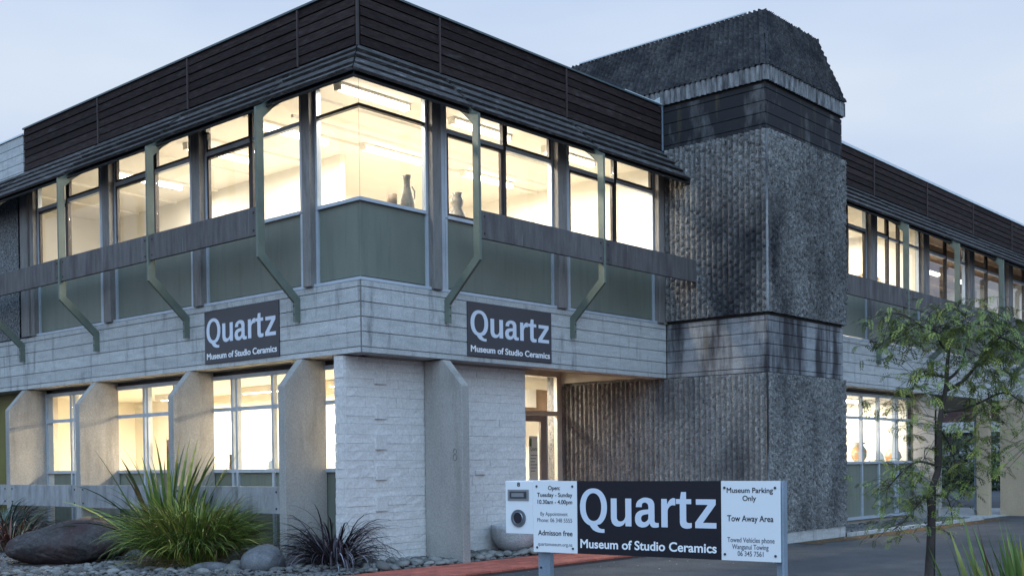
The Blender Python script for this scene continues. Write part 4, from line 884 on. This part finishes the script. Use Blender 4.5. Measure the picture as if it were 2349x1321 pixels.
while cnt < 270 and tries < 9000:   # nearest strip of the bed along the path
    tries += 1
    x = random.uniform(-3.9, .3); y = random.uniform(-.36, 3.6)
    dd = (Vector((x, y, 0))-base).dot(cdir)
    if dd > 16.6 or dd < 15.0: continue
    s = random.uniform(.55, 1.15)
    if any((x-a)**2+(y-c)**2 < (.075*(s+t_))**2 for a, c, t_ in placed): continue
    if any((x-a)**2+(y-c)**2 < r*r for a, c, r in avoid): continue
    placed.append((x, y, s)); addpeb(x, y, gz(x, y)+.015, s, bed); cnt += 1
k = 0; placed2 = []
for _ in range(1500):
    x = random.uniform(.0, 4.9); y = random.uniform(-.36, .33); s = random.uniform(.7, 1.5)
    if x > 1.45 and x < 1.75: continue
    if any((x-a)**2+(y-c)**2 < (.066*(s+t_))**2 for a, c, t_ in placed2): continue
    placed2.append((x, y, s)); addpeb(x, y, .07+random.uniform(0, .03), s*1.15, bed2); k += 1
    if k > 170: break
# mass of small pebbles
def pebmass(name, pts, parent, m):
    ico = bmesh.new(); bmesh.ops.create_icosphere(ico, subdivisions=1, radius=1.0); iv = np.array([v.co[:] for v in ico.verts]); jf = np.array([[v.index for v in f.verts] for f in ico.faces]); ico.free()
    V = []; Fc = []
    for i, (x, y, z_, s) in enumerate(pts):
        a = random.uniform(0, 6.3); c, s_ = math.cos(a), math.sin(a); sc = np.array([s, s*random.uniform(.6, .85), s*random.uniform(.4, .6)])
        q = iv*sc*(1+rng.normal(size=(len(iv), 1))*.06); q = np.stack([q[:, 0]*c-q[:, 1]*s_, q[:, 0]*s_+q[:, 1]*c, q[:, 2]], 1)+np.array([x, y, z_])
        V.append(q); Fc.append(jf+len(iv)*i)
    V = np.concatenate(V); Fc = np.concatenate(Fc)
    return stuff(newobj(name, V.tolist(), Fc.tolist(), m, parent, smooth=True))
pts = []
for _ in range(9000):
    x = random.uniform(-5.2, .35); y = random.uniform(-.37, 7.5); dd = (Vector((x, y, 0))-base).dot(cdir)
    if dd < 14.2 or dd > 19 or any((x-a)**2+(y-c)**2 < (r*.7)**2 for a, c, r in avoid[:2]): continue
    pts.append((x, y, gz(x, y)+random.uniform(0, .02), random.uniform(.022, .052)))
pebmass('small_pebbles', pts, bed, M_peb)
pts = [(random.uniform(.3, 4.9), random.uniform(-.37, .34), .06, random.uniform(.03, .06)) for _ in range(500)]; pebmass('small_pebbles', pts, bed2, M_peb)
pts = [(random.uniform(10.4, 17.1), random.uniform(-2.04, -.96), .07, random.uniform(.03, .07)) for _ in range(1500)]; pebmass('small_pebbles', pts, bed3, M_peb)
# bowl planter
bw = thing('bowl_planter', 'large pitted stoneware bowl with terracotta end by the white wall', 'planter', (3.12, .02, .10), math.radians(20))
def bowlshape(a0, a1, m, nm):
    prof = [(.10, 0), (.22, .02), (.33, .10), (.40, .22), (.42, .36), (.425, .42), (.395, .42), (.38, .34), (.30, .12), (0.0, .08)]; n = 22; vs = []; fs = []
    for i in range(n+1):
        a = a0+(a1-a0)*i/n
        for r, z_ in prof: vs.append((r*math.cos(a), r*.86*math.sin(a), z_))
    p_ = len(prof)
    for i in range(n):
        for j in range(p_-1): fs.append((i*p_+j, (i+1)*p_+j, (i+1)*p_+j+1, i*p_+j+1))
    return newobj(nm, vs, fs, m, bw, smooth=True)
bowlshape(math.radians(-75), math.radians(285), M_bowl, 'bowl_body')
bowlshape(math.radians(-88), math.radians(-30), M_terra, 'terracotta_band').scale = (1.025, 1.025, 1.0)

# ================================================================== PLANTS
def blade(mb, base_, az, el, length, width, droop, mi, segs=8, fold=.25, twist=0.0):
    p = Vector(base_); e = el; vs = []; w0 = width; d = Vector((math.cos(az), math.sin(az), 0)); side = Vector((-math.sin(az), math.cos(az), 0)); st = length/segs
    a2 = az
    for i in range(segs+1):
        t = i/segs; ww = w0*(.55+.75*t if t < .35 else (1-((t-.35)/.65)**1.8)*.81+.003)
        tan = Vector((math.cos(a2)*math.cos(e), math.sin(a2)*math.cos(e), math.sin(e))); up = side.cross(tan).normalized()*-1
        tw = twist*t; sd = side*math.cos(tw)+up*math.sin(tw)
        vs += [p-sd*ww*.5+up*ww*fold, p, p+sd*ww*.5+up*ww*fold]; p = p+tan*st; e -= droop*(t+.15)*2/segs; a2 += twist*.04
    b0 = len(mb.v); mb.v += [tuple(v) for v in vs]
    for i in range(segs):
        for j in range(2): a = b0+i*3+j; mb.f.append((a, a+1, a+4, a+3)); mb.mi.append(mi)
def leafy(t, n, r, Lr, Wr, el, droop, mats, wts, name='leaf', single=True, rmax=300, jitter=.15, bias=None, segs=8):
    if single: 
        for i in range(min(n, rmax)):
            mb = MB(); a = random.uniform(0, 2*math.pi) if bias is None else random.gauss(*bias); q = random.random()
            blade(mb, (r*q*math.cos(a), r*q*math.sin(a), 0), a+random.gauss(0, jitter), random.uniform(*el), random.uniform(*Lr), random.uniform(*Wr), random.uniform(*droop), 0, segs, twist=random.uniform(-.8, .8))
            mb.build(name, random.choices(mats, wts)[0], t, smooth=True, fix=False)
    else:
        mb = MB()
        for i in range(n):
            a = random.uniform(0, 2*math.pi) if bias is None else random.gauss(*bias); q = math.sqrt(random.random())
            blade(mb, (r*q*math.cos(a), r*q*math.sin(a), 0), a+random.gauss(0, jitter), random.uniform(*el), random.uniform(*Lr), random.uniform(*Wr), random.uniform(*droop), random.choices(range(len(mats)), wts)[0], segs, twist=random.uniform(-.8, .8))
        stuff(mb.build(name, mats, t, smooth=True, fix=False))
R_ = math.radians
# tall flax
t = thing('flax_bush', 'tall green flax with broad upright sword leaves behind the sedge clump', 'flax', (-.86, 3.40, .12))
leafy(t, 50, .26, (1.3, 1.95), (.06, .095), (R_(64), R_(88)), (.1, .5), M_flax, (5, 4, 1, .6))
leafy(t, 50, .30, (1.2, 1.8), (.04, .07), (R_(35), R_(62)), (.5, 1.3), M_flax, (5, 3, 2, 1))
# sedge clump
t = thing('sedge_clump', 'dense mound of arching yellow green sedge in front of the flax', 'sedge', (-1.13, 2.36, .08))
leafy(t, 2700, .42, (.75, 1.28), (.013, .024), (R_(38), R_(87)), (.6, 2.0), M_grass, (6, 4, 1.6, .9), name='leaf_mass', single=False, jitter=.5, segs=7)
leafy(t, 520, .55, (.35, .75), (.008, .014), (R_(5), R_(30)), (.4, 1.2), M_grass, (.5, .5, .6, 6), name='dry_leaf_mass', single=False, jitter=.8, segs=6)
# purple flax
t = thing('purple_flax', 'dark purple spiky flax growing at foot of the white wall', 'flax', (-.15, .47, .08))
leafy(t, 290, .22, (.65, 1.2), (.018, .036), (R_(25), R_(86)), (1.1, 3.1), M_purp, (5, 3, 4, .7), jitter=.3)
leafy(t, 160, .34, (.35, .6), (.008, .016), (R_(5), R_(40)), (.6, 1.8), M_purp, (2, 2, 5, .8), name='dry_leaf_mass', single=False, jitter=.8)
# astelia and red flax (far left)
t = thing('astelia', 'grey green astelia clump at left edge behind the boulder', 'shrub', (-.95, 9.2, .1))
leafy(t, 420, .55, (.7, 1.2), (.02, .04), (R_(30), R_(85)), (.8, 2.4), M_asta, (4, 4, 2, 3), name='leaf_mass', single=False, jitter=.5)
t = thing('red_flax', 'striped reddish flax with pale leaf edges at left edge', 'flax', (-1.35, 7.55, .1))
leafy(t, 120, .30, (.5, 1.0), (.025, .045), (R_(30), R_(80)), (.6, 2.0), M_redf, (4, 3, 3, 2), jitter=.3)
# flax bottom right
t = thing('flax_bush', 'bright green flax leaves rising in the bottom right corner', 'flax', (-4.86, -10.27, 0), 0)
leafy(t, 250, .34, (1.0, 1.22), (.05, .07), (R_(74), R_(89)), (.03, .22), M_flax, (6, 3, 2, 1.2))
leafy(t, 14, .3, (1.0, 1.15), (.03, .045), (R_(60), R_(65)), (.1, .6), M_flax, (5, 2, 2, 2))

# kowhai tree
K = 8/2608.49
TB = Vector((-2.265, -8.640, 0)); z_g = 1531
Rh = Vector((Rv.x, Rv.y, 0)); Fh = Vector((cyw, syw, 0))
tree = thing('kowhai_tree', 'young kowhai tree with drooping green foliage tied to a stake', 'tree', TB)
def tp(u, v, dp=0.0):
    return Rh*((u-2135)*K)+Fh*dp+Vector((0, 0, (z_g-v)*K))
def limb(name, pts, r0, r1, par=None, dep=(0, 0)):
    n = len(pts); P3 = [tp(u, v, dep[0]+(dep[1]-dep[0])*i/(n-1)) for i, (u, v) in enumerate(pts)]
    # subdivide smoothly
    Q = []
    for i in range(n-1):
        p0 = P3[max(i-1, 0)]; p1 = P3[i]; p2 = P3[i+1]; p3 = P3[min(i+2, n-1)]
        for s in range(3):
            t_ = s/3; Q.append(.5*((2*p1)+(p2-p0)*t_+(2*p0-5*p1+4*p2-p3)*t_*t_+(3*p1-p0-3*p2+p3)*t_**3))
    Q.append(P3[-1]); m = len(Q); mb = MB(); mb.tube(Q, [r0+(r1-r0)*i/(m-1) for i in range(m)], 8); o = mb.build(name, M_bark, par or tree, smooth=True); return Q
limbs = []
trunk = limb('trunk', [(2137, 1535), (2130, 1400), (2129, 1321), (2133, 1255), (2136, 1173), (2133, 1135), (2148, 1091), (2154, 1064), (2155, 1009), (2157, 960), (2167, 911), (2173, 873), (2174, 840), (2178, 810)], .034, .012)
limbs.append(limb('branch', [(2178, 810), (2156, 791), (2140, 764), (2107, 755), (2060, 730), (2020, 725)], .012, .004, dep=(0, -.2)))
limbs.append(limb('branch', [(2178, 810), (2190, 780), (2215, 760), (2260, 740), (2300, 725)], .010, .004, dep=(0, .2)))
limbs.append(limb('branch', [(2173, 895), (2205, 878), (2230, 848), (2249, 818), (2282, 780), (2320, 753)], .015, .005, dep=(0, -.1)))
limbs.append(limb('branch', [(2173, 873), (2200, 856), (2222, 832), (2233, 807), (2250, 770), (2240, 730)], .012, .004, dep=(0, .25)))
limbs.append(limb('branch', [(2165, 946), (2205, 938), (2238, 925), (2282, 905), (2315, 927), (2345, 950)], .010, .004, dep=(0, -.25)))
limbs.append(limb('branch', [(2173, 867), (2135, 862), (2102, 867), (2080, 889), (2060, 908)], .009, .003, dep=(0, -.2)))
limbs.append(limb('branch', [(2150, 1069), (2107, 1058), (2075, 1069), (2047, 1091), (2020, 1118)], .010, .003, dep=(0, -.15)))
limbs.append(limb('branch', [(2153, 1020), (2130, 1030), (2107, 1028), (2097, 1050)], .006, .002, dep=(0, -.2)))
limbs.append(limb('branch', [(2158, 985), (2184, 1015), (2205, 1047), (2215, 1090)], .008, .003, dep=(0, .2)))
limbs.append(limb('branch', [(2136, 1124), (2107, 1145), (2064, 1185), (2025, 1211)], .007, .003, dep=(0, -.2)))
limbs.append(limb('branch', [(2135, 1135), (2167, 1140), (2175, 1180), (2172, 1200)], .006, .002, dep=(0, -.1)))
limbs.append(limb('branch', [(2282, 780), (2310, 800), (2335, 860), (2345, 950), (2350, 1010)], .008, .003, dep=(-.1, -.3)))
# pinnate leaves
rngl = random.Random(5)
lm = MB()
def pinnate(p, az, length, droop, mi):
    d = Vector((math.cos(az), math.sin(az), rngl.uniform(-.1, .5))).normalized(); n = 8; st = length/n; e = d.copy(); q = Vector(p); side = Vector((-math.sin(az), math.cos(az), 0))
    for i in range(n):
        q2 = q+e*st; w = length*.16*(math.sin(math.pi*(i+1.2)/(n+1.6))**.6)
        for sg_ in (-1, 1):
            tip = q2+side*sg_*w+Vector((0, 0, rngl.uniform(-.3, .1)*w)); mid = (q+tip)/2-e*st*.42
            b0 = len(lm.v); lm.v += [tuple(q), tuple(mid), tuple(tip), tuple((q+tip)/2+e*st*.42)]; lm.f.append((b0, b0+1, b0+2, b0+3)); lm.mi.append(mi)
        q = q2; e = (e+Vector((0, 0, -droop/n))).normalized()
clusters = [  # u, v, ru, rv, n, depth spread
    (2060, 745, 60, 42, 150), (2040, 790, 50, 40, 70), (2110, 780, 60, 48, 130), (2170, 745, 60, 45, 170), (2230, 745, 70, 55, 260), (2290, 770, 70, 60, 300), (2340, 800, 50, 80, 230),
    (2200, 810, 40, 40, 70), (2300, 850, 50, 50, 150), (2335, 920, 35, 80, 150), (2345, 990, 30, 60, 70), (2130, 840, 50, 35, 70), (2090, 870, 45, 40, 90), (2060, 910, 45, 45, 85), (2100, 940, 30, 55, 90),
    (2195, 880, 50, 35, 40), (2240, 920, 40, 40, 60), (2215, 990, 45, 45, 150), (2235, 1050, 42, 50, 170), (2190, 1090, 30, 40, 70), (2265, 960, 30, 50, 60), (2260, 880, 40, 40, 80),
    (2100, 1080, 45, 35, 70), (2050, 1110, 40, 45, 95), (2010, 1130, 25, 40, 45), (2120, 1150, 35, 50, 90), (2060, 1180, 45, 40, 80), (2030, 1215, 25, 30, 35), (2170, 1190, 18, 50, 45), (2180, 1140, 30, 35, 40), (2100, 1010, 25, 40, 35), (2045, 1060, 30, 25, 25)]
allq = [q for l_ in limbs for q in l_]+trunk[20:]
tw = MB()
for (u, v, ru, rv, n) in clusters:
    n = int(n*.62)
    while n > 0:
        # a small twig carrying a tuft of leaves
        a = rngl.uniform(0, 6.3); r = math.sqrt(rngl.random()); p = tp(u+ru*r*math.cos(a), v+rv*r*math.sin(a), rngl.gauss(0, .26))
        az0 = rngl.uniform(0, 6.3); mi0 = rngl.choices((0, 1, 2), (4, 2, 3))[0]; k = rngl.randint(2, 4)
        qn = min(allq, key=lambda q: (q-p).length_squared)
        if (qn-p).length < .5 and rngl.random() < .5:
            mid = (qn+p)/2+Vector((0, 0, .03)); tw.tube([qn, mid, p], [.0022, .0017, .001], 4)
        for j in range(k):
            pinnate(p, az0+rngl.gauss(0, 1.0)+j*1.9, rngl.uniform(.09, .175), rngl.uniform(.6, 2.2), mi0 if rngl.random() < .7 else rngl.randint(0, 2))
        n -= k
stuff(lm.build('foliage', M_crown, tree, fix=False)); stuff(tw.build('twigs', M_bark, tree, fix=False))
# stake
mb = MB(); a = Rh*(8/2608.49*8)+Fh*.03; mb.tube([a+Vector((-.003, 0, 0)), a+Rh*.026+Vector((0, 0, (z_g-905)*K))], .0065, 8)
st = mb.build('tree_stake', M_stake); st.location = TB; tag(st, 'thin black steel stake standing beside the young tree trunk', 'stake')

# ================================================================== BEYOND THE PASSAGE
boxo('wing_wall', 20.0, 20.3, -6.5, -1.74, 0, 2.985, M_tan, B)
boxo('grey_post', 19.64, 19.82, WY-.05, WY+.12, 0, 2.98, M_galv, B)
o = boxo('garden_wall', 44.5, 44.8, 2, 16, 0, .25, M_conc); tag(o, 'low pale kerb wall far behind the passage under the far wing', 'wall')
o = thing('neighbour_building', 'dark distant building with pale band beyond the passage', 'building', (60, 13, 0)); boxo('wall', 0, 6, -8, 9, 0, 3.05, mat('dark_cladding', (.03, .032, .036), .8, .3, 1), o); boxo('pale_band', -.2, 5, -8.1, 9.1, 3.06, 3.7, M_conc, o); boxo('upper_wall', .3, 6, -8, 9, 3.71, 7.2, mat('maroon_cladding', (.06, .03, .03), .8, .3, 1), o)
for k in range(9): boxo('window', -.03, -.005, -7+k*1.7, -5.9+k*1.7, .9, 2.4, M_chrome, o)
hm = MB(); hr = random.Random(3)
for _ in range(5200):
    p = Vector((43.2+hr.gauss(0, .4), 3+hr.random()*12, abs(hr.gauss(1.1, .8)))); d = Vector((hr.gauss(0, 1), hr.gauss(0, 1), hr.gauss(0, 1))).normalized()*.13; e = d.orthogonal().normalized()*.08
    b0 = len(hm.v); hm.v += [tuple(p-d), tuple(p+e), tuple(p+d), tuple(p-e)]; hm.f.append((b0, b0+1, b0+2, b0+3)); hm.mi.append(hr.randint(0, 2))
o = hm.build('hedge', M_hedge, fix=False); tag(o, 'dark leafy hedge seen through the passage under the far wing', 'hedge')

lf = MB(); lr = random.Random(12)
for _ in range(900):
    x = lr.uniform(-2, 19); y = -2.2-abs(lr.gauss(0, .35)) if x > 7.6 else -1.6-abs(lr.gauss(0, .8)); a = lr.uniform(0, 6.3); q = lr.uniform(.008, .024)
    c, s_ = math.cos(a)*q, math.sin(a)*q; z_ = .006+lr.uniform(0, .006)
    b0 = len(lf.v); lf.v += [(x-c, y-s_, z_), (x+s_*.5, y-c*.5, z_+.004), (x+c, y+s_, z_+.002), (x-s_*.5, y+c*.5, z_)]; lf.f.append((b0, b0+1, b0+2, b0+3)); lf.mi.append(lr.choices((0, 1, 2), (5, 3, 1))[0])
stuff(lf.build('fallen_leaves', [M_leaflit, mat('dry_leaf', (.20, .12, .05), .9, .3), mat('pale_grit', (.45, .45, .45), .9, .2)], fix=False))
